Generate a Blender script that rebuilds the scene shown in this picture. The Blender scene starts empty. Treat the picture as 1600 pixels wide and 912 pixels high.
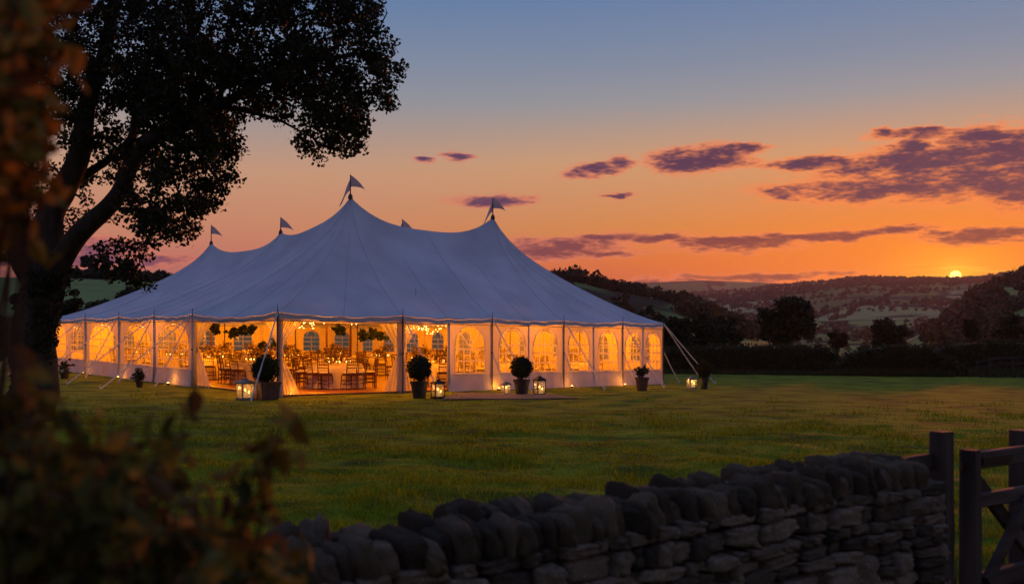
import bpy, math, random
import numpy as np
from mathutils import Vector, Matrix, noise as mnoise

R = random.Random(7)
NR = np.random.default_rng(7)
S = bpy.context.scene
COL = S.collection
PI = math.pi
F = 1555.56          # focal length in photo pixels
EYE = 1.56
HOR = 530.0

# ------------------------------------------------------------------ camera
cam_d = bpy.data.cameras.new('camera')
cam_d.lens = 35.0; cam_d.sensor_width = 36.0
cam_d.shift_y = (HOR - 456.0) / 1600.0
cam_d.clip_start = 0.05; cam_d.clip_end = 30000
cam_d.dof.use_dof = True
cam_d.dof.focus_distance = 27.0
cam_d.dof.aperture_fstop = 2.8
cam = bpy.data.objects.new('camera', cam_d)
cam.location = (0, 0, EYE); cam.rotation_euler = (PI/2, 0, 0)
COL.objects.link(cam); S.camera = cam

S.view_settings.view_transform = 'Standard'
S.view_settings.look = 'None'
S.view_settings.exposure = 0.0
S.view_settings.gamma = 1.0
S.cycles.use_denoising = True
S.cycles.max_bounces = 8
S.cycles.diffuse_bounces = 4
S.cycles.glossy_bounces = 2
S.cycles.transmission_bounces = 4
S.cycles.transparent_max_bounces = 24
S.cycles.volume_bounces = 0
S.cycles.sample_clamp_indirect = 6.0
S.cycles.caustics_reflective = False
S.cycles.caustics_refractive = False

def lin(r, g, b, a=1.0):
    f = lambda c: (c/255/12.92) if c/255 <= 0.04045 else ((c/255+0.055)/1.055)**2.4
    return (f(r), f(g), f(b), a)

def azel(px, py):
    x = (px-800)/F; z = (HOR-py)/F
    return math.degrees(math.atan2(x, 1)), math.degrees(math.atan2(z, math.hypot(x, 1)))

SUN_AZ, SUN_EL = azel(1493, 431)

# ------------------------------------------------------------------ world
W = bpy.data.worlds.new('World'); S.world = W; W.use_nodes = True
nt = W.node_tree; N = nt.nodes; L = nt.links
N.clear()
def lk(v, sock):
    if isinstance(v, (int, float)): sock.default_value = v
    elif isinstance(v, tuple): sock.default_value = v
    else: L.new(v, sock)
def M(op, a, b=None, c=None, clamp=False):
    n = N.new('ShaderNodeMath'); n.operation = op; n.use_clamp = clamp
    lk(a, n.inputs[0])
    if b is not None: lk(b, n.inputs[1])
    if c is not None: lk(c, n.inputs[2])
    return n.outputs[0]
def MIX(f, a, b, blend='MIX'):
    n = N.new('ShaderNodeMix'); n.data_type = 'RGBA'; n.blend_type = blend
    n.clamp_factor = True
    lk(f, n.inputs['Factor']); lk(a, n.inputs['A']); lk(b, n.inputs['B'])
    return [o for o in n.outputs if o.type == 'RGBA'][0]
def SM(v, a, b, lo=0.0, hi=1.0):
    n = N.new('ShaderNodeMapRange'); n.interpolation_type = 'SMOOTHSTEP'
    lk(v, n.inputs[0]); n.inputs[1].default_value = a; n.inputs[2].default_value = b
    n.inputs[3].default_value = lo; n.inputs[4].default_value = hi
    return n.outputs[0]
def RAMP(f, stops):
    n = N.new('ShaderNodeValToRGB'); cr = n.color_ramp
    while len(cr.elements) < len(stops): cr.elements.new(0.5)
    for e, (p, c) in zip(cr.elements, stops): e.position = p; e.color = c
    lk(f, n.inputs[0]); return n.outputs[0]

tc = N.new('ShaderNodeTexCoord')
nv = N.new('ShaderNodeVectorMath'); nv.operation = 'NORMALIZE'; L.new(tc.outputs['Generated'], nv.inputs[0])
sx = N.new('ShaderNodeSeparateXYZ'); L.new(nv.outputs[0], sx.inputs[0])
el = M('MULTIPLY', M('ARCSINE', sx.outputs[2]), 57.2958)
az = M('MULTIPLY', M('ARCTAN2', sx.outputs[0], sx.outputs[1]), 57.2958)
elf = M('SQRT', M('DIVIDE', M('MAXIMUM', el, 0.0), 90.0, clamp=True))
def st(lst): return [(math.sqrt(e/90.0), lin(*c)) for e, c in lst]
rampA = RAMP(elf, st([(0, (165,72,56)), (3.0, (204,86,48)), (4.4, (220,110,44)), (6.2, (214,136,66)), (8.2, (208,146,96)), (10.0, (206,156,112)), (11.7, (178,152,134)),
                      (13.2, (148,149,153)), (15.4, (124,139,160)), (18.7, (98,127,166)), (28, (96,120,160)), (60, (90,106,148))]))
rampB = RAMP(elf, st([(0, (150,90,95)), (2.8, (178,98,94)), (4.4, (202,120,98)), (6.5, (206,138,104)), (9.3, (200,152,122)), (11.5, (168,150,142)),
                      (13.6, (142,146,156)), (15.4, (128,140,162)), (18.7, (98,127,166)), (28, (96,120,160)), (60, (90,106,148))]))
rampC = RAMP(elf, st([(0, (90,74,90)), (3.0, (104,84,106)), (8.0, (124,98,122)), (14.0, (116,104,134)), (24, (100,108,144)), (60, (90,106,148))]))
daz0 = M('SUBTRACT', az, SUN_AZ)
daz = M('ABSOLUTE', M('SUBTRACT', M('FLOORED_MODULO', M('ADD', daz0, 180.0), 360.0), 180.0))
sky = MIX(SM(daz, 12, 44), rampA, rampB)
sky = MIX(SM(daz, 46, 115), sky, rampC)
dez = M('SUBTRACT', el, SUN_EL)
def gauss(wx, wy):
    q = M('ADD', M('POWER', M('DIVIDE', daz, wx), 2.0), M('POWER', M('ABSOLUTE', M('DIVIDE', dez, wy)), 2.0))
    return M('EXPONENT', M('MULTIPLY', q, -1.0))
sky = MIX(M('MULTIPLY', gauss(13.0, 4.8), 0.97), sky, (1.0, 0.225, 0.0, 1))
sky = MIX(M('MULTIPLY', gauss(3.0, 1.7), 0.9), sky, (1.1, 0.42, 0.0, 1))

# clouds (directions on the sky sphere, degrees)
clouds = [(1095,248,78,17),(1165,231,34,6),(1135,238,50,10),(930,264,42,7),(972,257,20,8),(715,243,24,5),(665,250,14,4),(765,313,58,7),
 (966,303,24,3),(1010,371,52,8),(940,375,42,5),(870,388,85,12),(940,398,60,5),(1140,382,92,9),(1310,368,122,6),(1400,363,60,4),(1540,368,95,8),
 (1262,254,66,8),(1300,249,40,4),(1232,259,26,6),(1425,213,66,7),(1380,212,20,6),(1536,211,60,10),(1430,231,26,8),(1570,226,30,4),
 (1490,252,215,20),(1600,243,160,32),(1550,236,100,20),(1400,293,185,14),(1520,280,200,24),(1640,280,120,32),(1215,305,26,6),
 (1340,262,66,8),(1585,303,66,9),(1370,304,46,6),(1690,262,150,40),(1740,372,120,9),
 (1010,446,150,9),(1190,430,120,6),(150,392,70,16),(60,402,120,12),(240,404,60,6),(-200,300,150,14),(-500,260,170,20),(1900,330,90,8),(2200,290,160,20),(2600,250,200,30)]
cv = N.new('ShaderNodeCombineXYZ')
L.new(M('MULTIPLY', az, 0.55), cv.inputs[0]); L.new(M('MULTIPLY', el, 1.9), cv.inputs[1]); cv.inputs[2].default_value = 3.1
def NOISE(vec, scale, detail=5.0, rough=0.55):
    n = N.new('ShaderNodeTexNoise'); L.new(vec, n.inputs['Vector'])
    n.inputs['Scale'].default_value = scale; n.inputs['Detail'].default_value = detail; n.inputs['Roughness'].default_value = rough
    return n.outputs[0]
n1 = NOISE(cv.outputs[0], 0.9, 7.0, 0.6)
n3 = NOISE(cv.outputs[0], 3.6, 6.0, 0.62)
n2 = NOISE(cv.outputs[0], 0.22, 3.0, 0.5)
warp = M('MULTIPLY', M('SUBTRACT', NOISE(cv.outputs[0], 0.5, 3.0), 0.5), 1.3)
elw = M('ADD', el, warp)
best = None
for (cx, cy, cw, ch) in clouds:
    a, e = azel(cx, cy); k = 57.3/F * math.cos(math.radians(a))**2
    dx = M('MULTIPLY', M('SUBTRACT', az, a), 1.0/(cw*k*1.1)); dy = M('MULTIPLY', M('SUBTRACT', elw, e), 1.0/(ch*57.3/F*1.25))
    q = M('SUBTRACT', 1.0, M('ADD', M('MULTIPLY', dx, dx), M('MULTIPLY', dy, dy)))
    best = q if best is None else M('MAXIMUM', best, q)
gen = M('MULTIPLY', M('SUBTRACT', n2, 0.80), 7.0)
band = M('MULTIPLY', SM(el, 2.0, 5.0), M('SUBTRACT', 1.0, SM(el, 11.0, 15.0)))
n1 = M('SUBTRACT', n1, M('MULTIPLY', SM(el, 12.0, 15.5), 0.5))
best = M('MAXIMUM', best, M('SUBTRACT', M('MULTIPLY', gen, band), 0.6))
best = M('MAXIMUM', best, -3.0)
dens = M('ADD', best, M('ADD', M('MULTIPLY', M('SUBTRACT', n1, 0.49), 3.0), M('MULTIPLY', M('SUBTRACT', n3, 0.5), 1.2)))
fr = SM(dens, -1.0, 0.4)
th = SM(dens, -0.25, 1.1)
thick = MIX(SM(el, 4.0, 9.0), lin(118,48,42), MIX(SM(n3, 0.35, 0.65), lin(26,24,74), lin(56,38,72)))
thick = MIX(SM(daz, 10, 40), thick, MIX(SM(el, 4.0, 9.0), lin(118,66,86), lin(78,60,96)))
fringe = MIX(SM(daz, 3, 26), lin(255,132,60), lin(222,122,96))
sky = MIX(M('MULTIPLY', fr, 0.8), sky, fringe)
sky = MIX(M('MULTIPLY', th, 0.97), sky, thick)
# the streaks of lit cloud close over the sun
stv = N.new('ShaderNodeCombineXYZ'); L.new(M('MULTIPLY', az, 0.35), stv.inputs[0]); L.new(M('MULTIPLY', el, 5.0), stv.inputs[1])
ns = NOISE(stv.outputs[0], 1.1, 3.0)
sky = MIX(M('MULTIPLY', M('MULTIPLY', SM(ns, 0.5, 0.7), gauss(2.3, 0.75)), 0.9), sky, (1.0, 0.68, 0.05, 1))
sky = MIX(M('MULTIPLY', gauss(0.75, 0.6), 0.9), sky, (1.0, 0.62, 0.02, 1))
# the sun's disc
sdir = Vector((math.sin(math.radians(SUN_AZ))*math.cos(math.radians(SUN_EL)), math.cos(math.radians(SUN_AZ))*math.cos(math.radians(SUN_EL)), math.sin(math.radians(SUN_EL))))
dp = N.new('ShaderNodeVectorMath'); dp.operation = 'DOT_PRODUCT'; L.new(nv.outputs[0], dp.inputs[0]); dp.inputs[1].default_value = sdir
ang = M('MULTIPLY', M('ARCCOSINE', M('MINIMUM', dp.outputs['Value'], 0.9999999)), 57.2958)
sky = MIX(SM(ang, 0.285, 0.255), sky, (5.0, 2.7, 0.45, 1))
# physical sky underneath, a small share
ns_ = N.new('ShaderNodeTexSky'); ns_.sky_type = 'NISHITA'; ns_.sun_disc = False
ns_.sun_elevation = math.radians(SUN_EL); ns_.sun_rotation = math.radians(SUN_AZ)
bg1 = N.new('ShaderNodeBackground'); L.new(sky, bg1.inputs[0]); bg1.inputs[1].default_value = 1.0
bg2 = N.new('ShaderNodeBackground'); L.new(ns_.outputs[0], bg2.inputs[0]); bg2.inputs[1].default_value = 0.002
ad = N.new('ShaderNodeAddShader'); L.new(bg1.outputs[0], ad.inputs[0]); L.new(bg2.outputs[0], ad.inputs[1])
wo = N.new('ShaderNodeOutputWorld'); L.new(ad.outputs[0], wo.inputs[0])
W.cycles.sampling_method = 'MANUAL'; W.cycles.sample_map_resolution = 512

# ------------------------------------------------------------------ sun
sl = bpy.data.lights.new('sun', 'SUN'); sl.energy = 1.2; sl.angle = math.radians(1.5); sl.color = (1.0, 0.20, 0.03)
so = bpy.data.objects.new('sun', sl); COL.objects.link(so)

ld = Vector((sdir.x, sdir.y, math.tan(math.radians(SUN_EL+1.0))*math.hypot(sdir.x, sdir.y))).normalized()
so.rotation_euler = ld.to_track_quat('Z', 'Y').to_euler()

# ------------------------------------------------------------------ helpers
def P(px, py, Y): return Vector(((px-800)/F*Y, Y, EYE+(HOR-py)/F*Y))

def sstep(x, a, b):
    t = np.clip((x-a)/(b-a), 0, 1); return t*t*(3-2*t)

class MB:
    """collects geometry for ONE mesh object"""
    def __init__(self): self.v = []; self.f = []; self.m = []
    def add(self, vs, fs, mi=0):
        o = len(self.v); self.v.extend([tuple(p) for p in vs]); self.f.extend([tuple(i+o for i in q) for q in fs]); self.m.extend([mi]*len(fs))
        return self
    def box(self, c, s, rot=None, mi=0):
        vs = [Vector((x*s[0]/2, y*s[1]/2, z*s[2]/2)) for x in (-1,1) for y in (-1,1) for z in (-1,1)]
        if rot is not None: vs = [rot @ v for v in vs]
        vs = [v+Vector(c) for v in vs]
        return self.add(vs, [(0,1,3,2),(4,6,7,5),(0,4,5,1),(2,3,7,6),(0,2,6,4),(1,5,7,3)], mi)
    def beam(self, a, b, w, h, mi=0, up=Vector((0,0,1)), jit=0.0, seg=1):
        a = Vector(a); b = Vector(b); d = (b-a).normalized(); s = d.cross(up)
        if s.length < 1e-4: s = d.cross(Vector((0,1,0)))
        s.normalize(); u = s.cross(d)
        vs = []; fs = []; ch = min(w, h)*0.14
        prof = [(-w/2+ch,-h/2),(w/2-ch,-h/2),(w/2,-h/2+ch),(w/2,h/2-ch),(w/2-ch,h/2),(-w/2+ch,h/2),(-w/2,h/2-ch),(-w/2,-h/2+ch)]
        for i in range(seg+1):
            c = a.lerp(b, i/seg)
            k = 1.0 if 0 < i < seg or seg == 1 else 0.94
            for (x, y) in prof: vs.append(c + s*(x*k+R.uniform(-jit,jit)) + u*(y*k+R.uniform(-jit,jit)))
        for i in range(seg):
            for j in range(8): fs.append((i*8+j, i*8+(j+1)%8, (i+1)*8+(j+1)%8, (i+1)*8+j))
        fs.append(tuple(range(7,-1,-1))); fs.append(tuple(seg*8+j for j in range(8)))
        return self.add(vs, fs, mi)
    def tube(self, pts, rad, n=6, mi=0, caps=True):
        pts = [Vector(p) for p in pts]
        if isinstance(rad, (int, float)): rad = [rad]*len(pts)
        vs = []; fs = []
        ref = None
        for i, p in enumerate(pts):
            d = (pts[min(i+1, len(pts)-1)] - pts[max(i-1, 0)])
            if d.length < 1e-9: d = Vector((0,0,1))
            d.normalize()
            if ref is None: ref = Vector((0,0,1)) if abs(d.z) < 0.9 else Vector((1,0,0))
            s = d.cross(ref)
            if s.length < 1e-5: s = d.cross(Vector((0.3,1,0.2)))
            s.normalize(); u = s.cross(d); ref = u if abs(u.dot(d)) < 0.9 else ref
            for k in range(n):
                a = 2*PI*k/n; vs.append(p + (s*math.cos(a)+u*math.sin(a))*rad[i])
        for i in range(len(pts)-1):
            for k in range(n): fs.append((i*n+k, i*n+(k+1)%n, (i+1)*n+(k+1)%n, (i+1)*n+k))
        if caps: fs.append(tuple(range(n-1,-1,-1))); fs.append(tuple((len(pts)-1)*n+k for k in range(n)))
        return self.add(vs, fs, mi)
    def lathe(self, prof, n=16, c=(0,0,0), mi=0):
        vs = []; fs = []
        for (r, z) in prof:
            for k in range(n):
                a = 2*PI*k/n; vs.append((c[0]+r*math.cos(a), c[1]+r*math.sin(a), c[2]+z))
        for i in range(len(prof)-1):
            for k in range(n): fs.append((i*n+k, i*n+(k+1)%n, (i+1)*n+(k+1)%n, (i+1)*n+k))
        if prof[0][0] > 1e-4: fs.append(tuple(range(n-1,-1,-1)))
        if prof[-1][0] > 1e-4: fs.append(tuple((len(prof)-1)*n+k for k in range(n)))
        return self.add(vs, fs, mi)
    def grid(self, fn, nu, nv, mi=0, closed_u=False):
        vs = []; fs = []
        for j in range(nv+1):
            for i in range(nu+1): vs.append(fn(i/nu, j/nv))
        for j in range(nv):
            for i in range(nu):
                a = j*(nu+1)+i; fs.append((a, a+1, a+nu+2, a+nu+1))
        return self.add(vs, fs, mi)
    def mesh(self, name, mats, smooth=False):
        me = bpy.data.meshes.new(name); me.from_pydata(self.v, [], self.f)
        for m in (mats if isinstance(mats, (list, tuple)) else [mats]): me.materials.append(m)
        if len(me.polygons):
            me.polygons.foreach_set('material_index', self.m)
            me.polygons.foreach_set('use_smooth', [smooth]*len(self.f))
        me.update(); return me
    def build(self, name, mats, parent=None, smooth=False, world=False, loc=None):
        o = bpy.data.objects.new(name, self.mesh(name, mats, smooth)); COL.objects.link(o)
        if loc is not None: o.location = loc
        if parent is not None: attach(o, parent, world)
        return o

def attach(o, parent, world=False):
    o.parent = parent
    if world: o.matrix_parent_inverse = root_matrix(parent).inverted()
def root_matrix(p):
    m = Matrix.LocRotScale(p.location, p.rotation_euler, p.scale)
    if p.parent is not None: m = root_matrix(p.parent) @ p.matrix_parent_inverse @ m
    return m

def np_obj(name, V, Fc, mat, parent=None, smooth=False, midx=None, world=False):
    """V (n,3); Fc (m,3|4)"""
    me = bpy.data.meshes.new(name)
    k = Fc.shape[1]
    me.vertices.add(len(V)); me.vertices.foreach_set('co', np.asarray(V, np.float32).ravel())
    me.loops.add(Fc.size); me.loops.foreach_set('vertex_index', Fc.astype(np.int32).ravel())
    me.polygons.add(len(Fc)); me.polygons.foreach_set('loop_start', (np.arange(len(Fc))*k).astype(np.int32))
    me.polygons.foreach_set('loop_total', np.full(len(Fc), k, np.int32))
    for m in (mat if isinstance(mat, (list, tuple)) else [mat]): me.materials.append(m)
    if midx is not None: me.polygons.foreach_set('material_index', midx.astype(np.int32))
    me.polygons.foreach_set('use_smooth', np.full(len(Fc), smooth))
    me.update(); me.validate()
    o = bpy.data.objects.new(name, me); COL.objects.link(o)
    if parent is not None: attach(o, parent, world)
    return o

def thing(name, label, cat, loc=(0,0,0), rz=0.0, group=None):
    o = bpy.data.objects.new(name, None); COL.objects.link(o)
    o.empty_display_size = 0.2
    o.location = loc; o.rotation_euler = (0, 0, rz); o['label'] = label; o['category'] = cat
    if group: o['group'] = group
    return o
def tag(o, label=None, cat=None, group=None, kind=None):
    if label: o['label'] = label
    if cat: o['category'] = cat
    if group: o['group'] = group
    if kind: o['kind'] = kind
    return o
def copy_tree(o, parent=None):
    c = o.copy(); COL.objects.link(c)
    if parent is not None: c.parent = parent
    for ch in list(o.children): copy_tree(ch, c)
    return c

# ------------------------------------------------------------------ materials
def mat(name, c1, c2=None, scale=4.0, rough=0.8, bump=0.0, bscale=None, spec=0.3, metal=0.0, detail=5.0, emit=None, estr=0.0,
        transl=0.0, transp=0.0, stretch=(1,1,1), c3=None, transl_col=None):
    m = bpy.data.materials.new(name); m.use_nodes = True
    t = m.node_tree; n = t.nodes; l = t.links
    b = n['Principled BSDF']; out = n['Material Output']
    b.inputs['Roughness'].default_value = rough; b.inputs['Metallic'].default_value = metal
    b.inputs['Specular IOR Level'].default_value = spec
    c1 = tuple(c1)+(1,) if len(c1) == 3 else c1
    if c2 is None: c2 = tuple(min(1, x*0.82) for x in c1[:3])
    c2 = tuple(c2)+(1,) if len(c2) == 3 else c2
    co = n.new('ShaderNodeTexCoord'); mp = n.new('ShaderNodeMapping'); mp.inputs['Scale'].default_value = stretch
    l.new(co.outputs['Object'], mp.inputs[0])
    nz = n.new('ShaderNodeTexNoise'); nz.inputs['Scale'].default_value = scale; nz.inputs['Detail'].default_value = detail
    l.new(mp.outputs[0], nz.inputs['Vector'])
    rp = n.new('ShaderNodeValToRGB'); rp.color_ramp.elements[0].position = 0.32; rp.color_ramp.elements[1].position = 0.68
    rp.color_ramp.elements[0].color = c2; rp.color_ramp.elements[1].color = c1
    if c3 is not None:
        e = rp.color_ramp.elements.new(0.5); e.color = tuple(c3)+(1,) if len(c3) == 3 else c3
    l.new(nz.outputs[0], rp.inputs[0]); l.new(rp.outputs[0], b.inputs['Base Color'])
    if bump > 0:
        bz = n.new('ShaderNodeTexNoise'); bz.inputs['Scale'].default_value = bscale or scale*4; bz.inputs['Detail'].default_value = 6
        l.new(mp.outputs[0], bz.inputs['Vector'])
        bp = n.new('ShaderNodeBump'); bp.inputs['Strength'].default_value = min(1.0, bump); bp.inputs['Distance'].default_value = 0.02*max(1, bump)
        l.new(bz.outputs[0], bp.inputs['Height']); l.new(bp.outputs[0], b.inputs['Normal'])
    if emit is not None:
        b.inputs['Emission Color'].default_value = tuple(emit)+(1,); b.inputs['Emission Strength'].default_value = estr
    sh = b.outputs[0]
    if transl > 0:
        tr = n.new('ShaderNodeBsdfTranslucent')
        if transl_col: tr.inputs[0].default_value = tuple(transl_col)+(1,)
        else: l.new(rp.outputs[0], tr.inputs[0])
        mx = n.new('ShaderNodeMixShader'); mx.inputs[0].default_value = transl
        l.new(sh, mx.inputs[1]); l.new(tr.outputs[0], mx.inputs[2]); sh = mx.outputs[0]
    if transp > 0:
        tp = n.new('ShaderNodeBsdfTransparent')
        mx = n.new('ShaderNodeMixShader'); mx.inputs[0].default_value = transp
        l.new(sh, mx.inputs[1]); l.new(tp.outputs[0], mx.inputs[2]); sh = mx.outputs[0]
    l.new(sh, out.inputs[0])
    return m

def leafmat(name, a, b_, transl=0.25):
    """foliage: colour varies from leaf to leaf (random per island)"""
    m = bpy.data.materials.new(name); m.use_nodes = True
    t = m.node_tree; n = t.nodes; l = t.links
    b = n['Principled BSDF']; b.inputs['Roughness'].default_value = 0.6; b.inputs['Specular IOR Level'].default_value = 0.25
    g = n.new('ShaderNodeNewGeometry')
    rp = n.new('ShaderNodeValToRGB'); rp.color_ramp.elements[0].color = tuple(a)+(1,); rp.color_ramp.elements[1].color = tuple(b_)+(1,)
    l.new(g.outputs['Random Per Island'], rp.inputs[0]); l.new(rp.outputs[0], b.inputs['Base Color'])
    tr = n.new('ShaderNodeBsdfTranslucent'); l.new(rp.outputs[0], tr.inputs[0])
    mx = n.new('ShaderNodeMixShader'); mx.inputs[0].default_value = transl
    l.new(b.outputs[0], mx.inputs[1]); l.new(tr.outputs[0], mx.inputs[2]); l.new(mx.outputs[0], n['Material Output'].inputs[0])
    return m

def emat(name, col, s):
    m = bpy.data.materials.new(name); m.use_nodes = True
    t = m.node_tree; n = t.nodes; l = t.links; n.clear()
    e = n.new('ShaderNodeEmission'); e.inputs[0].default_value = tuple(col)+(1,); e.inputs[1].default_value = s
    o = n.new('ShaderNodeOutputMaterial'); l.new(e.outputs[0], o.inputs[0]); return m

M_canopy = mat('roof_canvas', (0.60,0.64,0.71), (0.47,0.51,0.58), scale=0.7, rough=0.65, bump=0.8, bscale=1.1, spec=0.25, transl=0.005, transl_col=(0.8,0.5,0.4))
M_seam = mat('seam_tape', (0.50,0.51,0.56), rough=0.7)
M_wall = mat('wall_canvas', (0.74,0.72,0.70), (0.66,0.63,0.61), scale=1.2, rough=0.7, bump=0.2, bscale=3.0, transl=0.34, transl_col=(0.60,0.50,0.46))
M_skirt = mat('skirt_canvas', (0.70,0.69,0.70), (0.55,0.53,0.52), scale=1.6, rough=0.7, bump=0.3, bscale=4.0, transl=0.14, transl_col=(0.6,0.5,0.45))
M_sheer = mat('sheer_drape', (0.80,0.74,0.68), rough=0.8, transl=0.45, transp=0.22, transl_col=(0.8,0.7,0.6))
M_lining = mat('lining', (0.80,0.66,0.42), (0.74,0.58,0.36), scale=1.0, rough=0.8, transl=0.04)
M_pole = mat('dark_pole', (0.09,0.08,0.08), (0.05,0.05,0.05), scale=6, rough=0.5)
M_rope = mat('rope', (0.75,0.72,0.70), (0.6,0.57,0.55), scale=30, rough=0.8)
M_flag = mat('pennant_cloth', (0.50,0.50,0.55), rough=0.8, transl=0.2)
M_bars = mat('window_tape', (0.82,0.80,0.74), rough=0.6, transl=0.62, transl_col=(0.95,0.9,0.85))
M_wood = mat('chair_wood', (0.115,0.032,0.012), (0.06,0.016,0.006), scale=12, rough=0.45, spec=0.4)
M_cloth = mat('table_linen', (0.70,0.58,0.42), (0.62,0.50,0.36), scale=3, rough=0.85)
M_cush = mat('seat_pad', (0.72,0.62,0.48), rough=0.9)
M_floor = mat('tent_boards', (0.34,0.12,0.045), (0.22,0.07,0.025), scale=3, rough=0.5, stretch=(1,6,1), bump=0.1)
M_mat = mat('coir', (0.30,0.19,0.12), (0.20,0.13,0.08), scale=20, rough=0.95, bump=0.4)
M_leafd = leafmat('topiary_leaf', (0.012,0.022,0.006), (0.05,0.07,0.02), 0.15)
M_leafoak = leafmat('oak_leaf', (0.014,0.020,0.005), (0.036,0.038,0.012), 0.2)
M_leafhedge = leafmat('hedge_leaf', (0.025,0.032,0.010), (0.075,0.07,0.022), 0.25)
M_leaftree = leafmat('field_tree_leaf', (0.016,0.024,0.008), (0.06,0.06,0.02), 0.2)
M_leaffg = leafmat('bush_leaf', (0.04,0.05,0.006), (0.26,0.21,0.035), 0.4)
M_leafred = leafmat('bush_leaf_red', (0.07,0.04,0.012), (0.20,0.11,0.04), 0.35)
M_leafau = leafmat('autumn_leaf', (0.07,0.03,0.006), (0.50,0.23,0.04), 0.4)  # autumn brown, its orange raised to include warm light on the leaves
M_flower = leafmat('flowers', (0.10,0.02,0.02), (0.50,0.30,0.22), 0.25)
M_bark = mat('bark', (0.075,0.05,0.035), (0.025,0.018,0.012), scale=5, rough=0.95, bump=1.0, bscale=12, stretch=(1,1,0.25))
M_bark2 = mat('twig_bark', (0.10,0.06,0.045), (0.05,0.03,0.02), scale=14, rough=0.9, bump=0.4)
M_pot = mat('planter', (0.055,0.045,0.04), (0.03,0.025,0.022), scale=7, rough=0.6, bump=0.3)
M_pott = mat('planter_terracotta', (0.17,0.09,0.055), (0.10,0.055,0.035), scale=7, rough=0.75, bump=0.3)
M_soil = mat('soil', (0.03,0.02,0.014), rough=1.0, bump=0.8)
M_lantW = mat('lantern_pale_metal', (0.34,0.30,0.26), rough=0.5, metal=0.2)
M_lantD = mat('lantern_dark_metal', (0.04,0.035,0.035), rough=0.4, metal=0.5)
M_candle = mat('candle_wax', (0.8,0.68,0.5), rough=0.6, emit=(1.0,0.5,0.12), estr=0.35)
M_flame = emat('flame', (1.0,0.45,0.07), 16)
M_bulb = emat('fairy_bulb', (1.0,0.52,0.12), 22)
M_bulbsoft = emat('lamp_bulb', (1.0,0.5,0.11), 10)
M_gatew = mat('weathered_oak', (0.105,0.075,0.06), (0.03,0.021,0.017), scale=6, rough=0.8, bump=0.7, bscale=14, stretch=(1,1,0.12), c3=(0.062,0.045,0.036))
M_gateh = mat('weathered_oak_rail', (0.105,0.075,0.06), (0.03,0.021,0.017), scale=6, rough=0.8, bump=0.7, bscale=14, stretch=(0.12,0.2,1), c3=(0.062,0.045,0.036))
M_fence = mat('fence_timber', (0.07,0.05,0.04), rough=0.9)
M_iron = mat('iron', (0.04,0.035,0.03), rough=0.5, metal=0.7)
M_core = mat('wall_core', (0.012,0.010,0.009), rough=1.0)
def stone_mat(name, a, b_, lich):
    m = bpy.data.materials.new(name); m.use_nodes = True
    t = m.node_tree; n = t.nodes; l = t.links; b = n['Principled BSDF']
    b.inputs['Roughness'].default_value = 0.9; b.inputs['Specular IOR Level'].default_value = 0.3
    co = n.new('ShaderNodeTexCoord'); oi = n.new('ShaderNodeObjectInfo')
    ad = n.new('ShaderNodeVectorMath'); ad.operation = 'ADD'; l.new(co.outputs['Object'], ad.inputs[0])
    sc = n.new('ShaderNodeVectorMath'); sc.operation = 'SCALE'; l.new(oi.outputs['Location'], sc.inputs[0]); sc.inputs['Scale'].default_value = 3.7
    l.new(sc.outputs[0], ad.inputs[1])
    def nz(s, d=6):
        q = n.new('ShaderNodeTexNoise'); q.inputs['Scale'].default_value = s; q.inputs['Detail'].default_value = d; q.inputs['Roughness'].default_value = 0.62
        l.new(ad.outputs[0], q.inputs['Vector']); return q.outputs[0]
    r1 = n.new('ShaderNodeValToRGB'); r1.color_ramp.elements[0].position = 0.35; r1.color_ramp.elements[1].position = 0.7
    r1.color_ramp.elements[0].color = tuple(b_)+(1,); r1.color_ramp.elements[1].color = tuple(a)+(1,); l.new(nz(14), r1.inputs[0])
    r2 = n.new('ShaderNodeValToRGB'); r2.color_ramp.elements[0].position = 0.56; r2.color_ramp.elements[1].position = 0.64
    l.new(nz(7, 9), r2.inputs[0])
    mx = n.new('ShaderNodeMix'); mx.data_type = 'RGBA'; l.new(r2.outputs[0], mx.inputs['Factor']); l.new(r1.outputs[0], mx.inputs['A'])
    mx.inputs['B'].default_value = tuple(lich)+(1,)
    hv = n.new('ShaderNodeHueSaturation'); l.new([o for o in mx.outputs if o.type == 'RGBA'][0], hv.inputs['Color'])
    mr = n.new('ShaderNodeMapRange'); l.new(oi.outputs['Random'], mr.inputs[0]); mr.inputs[3].default_value = 0.35; mr.inputs[4].default_value = 1.6
    l.new(mr.outputs[0], hv.inputs['Value']); l.new(hv.outputs[0], b.inputs['Base Color'])
    bp = n.new('ShaderNodeBump'); bp.inputs['Strength'].default_value = 1.0; bp.inputs['Distance'].default_value = 0.022
    l.new(nz(28, 8), bp.inputs['Height']); l.new(bp.outputs[0], b.inputs['Normal'])
    return m
M_stone = stone_mat('dry_stone', (0.44,0.35,0.24), (0.15,0.11,0.075), (0.58,0.50,0.38))
M_cope = stone_mat('coping_stone', (0.34,0.26,0.17), (0.10,0.073,0.045), (0.34,0.20,0.04))

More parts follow.
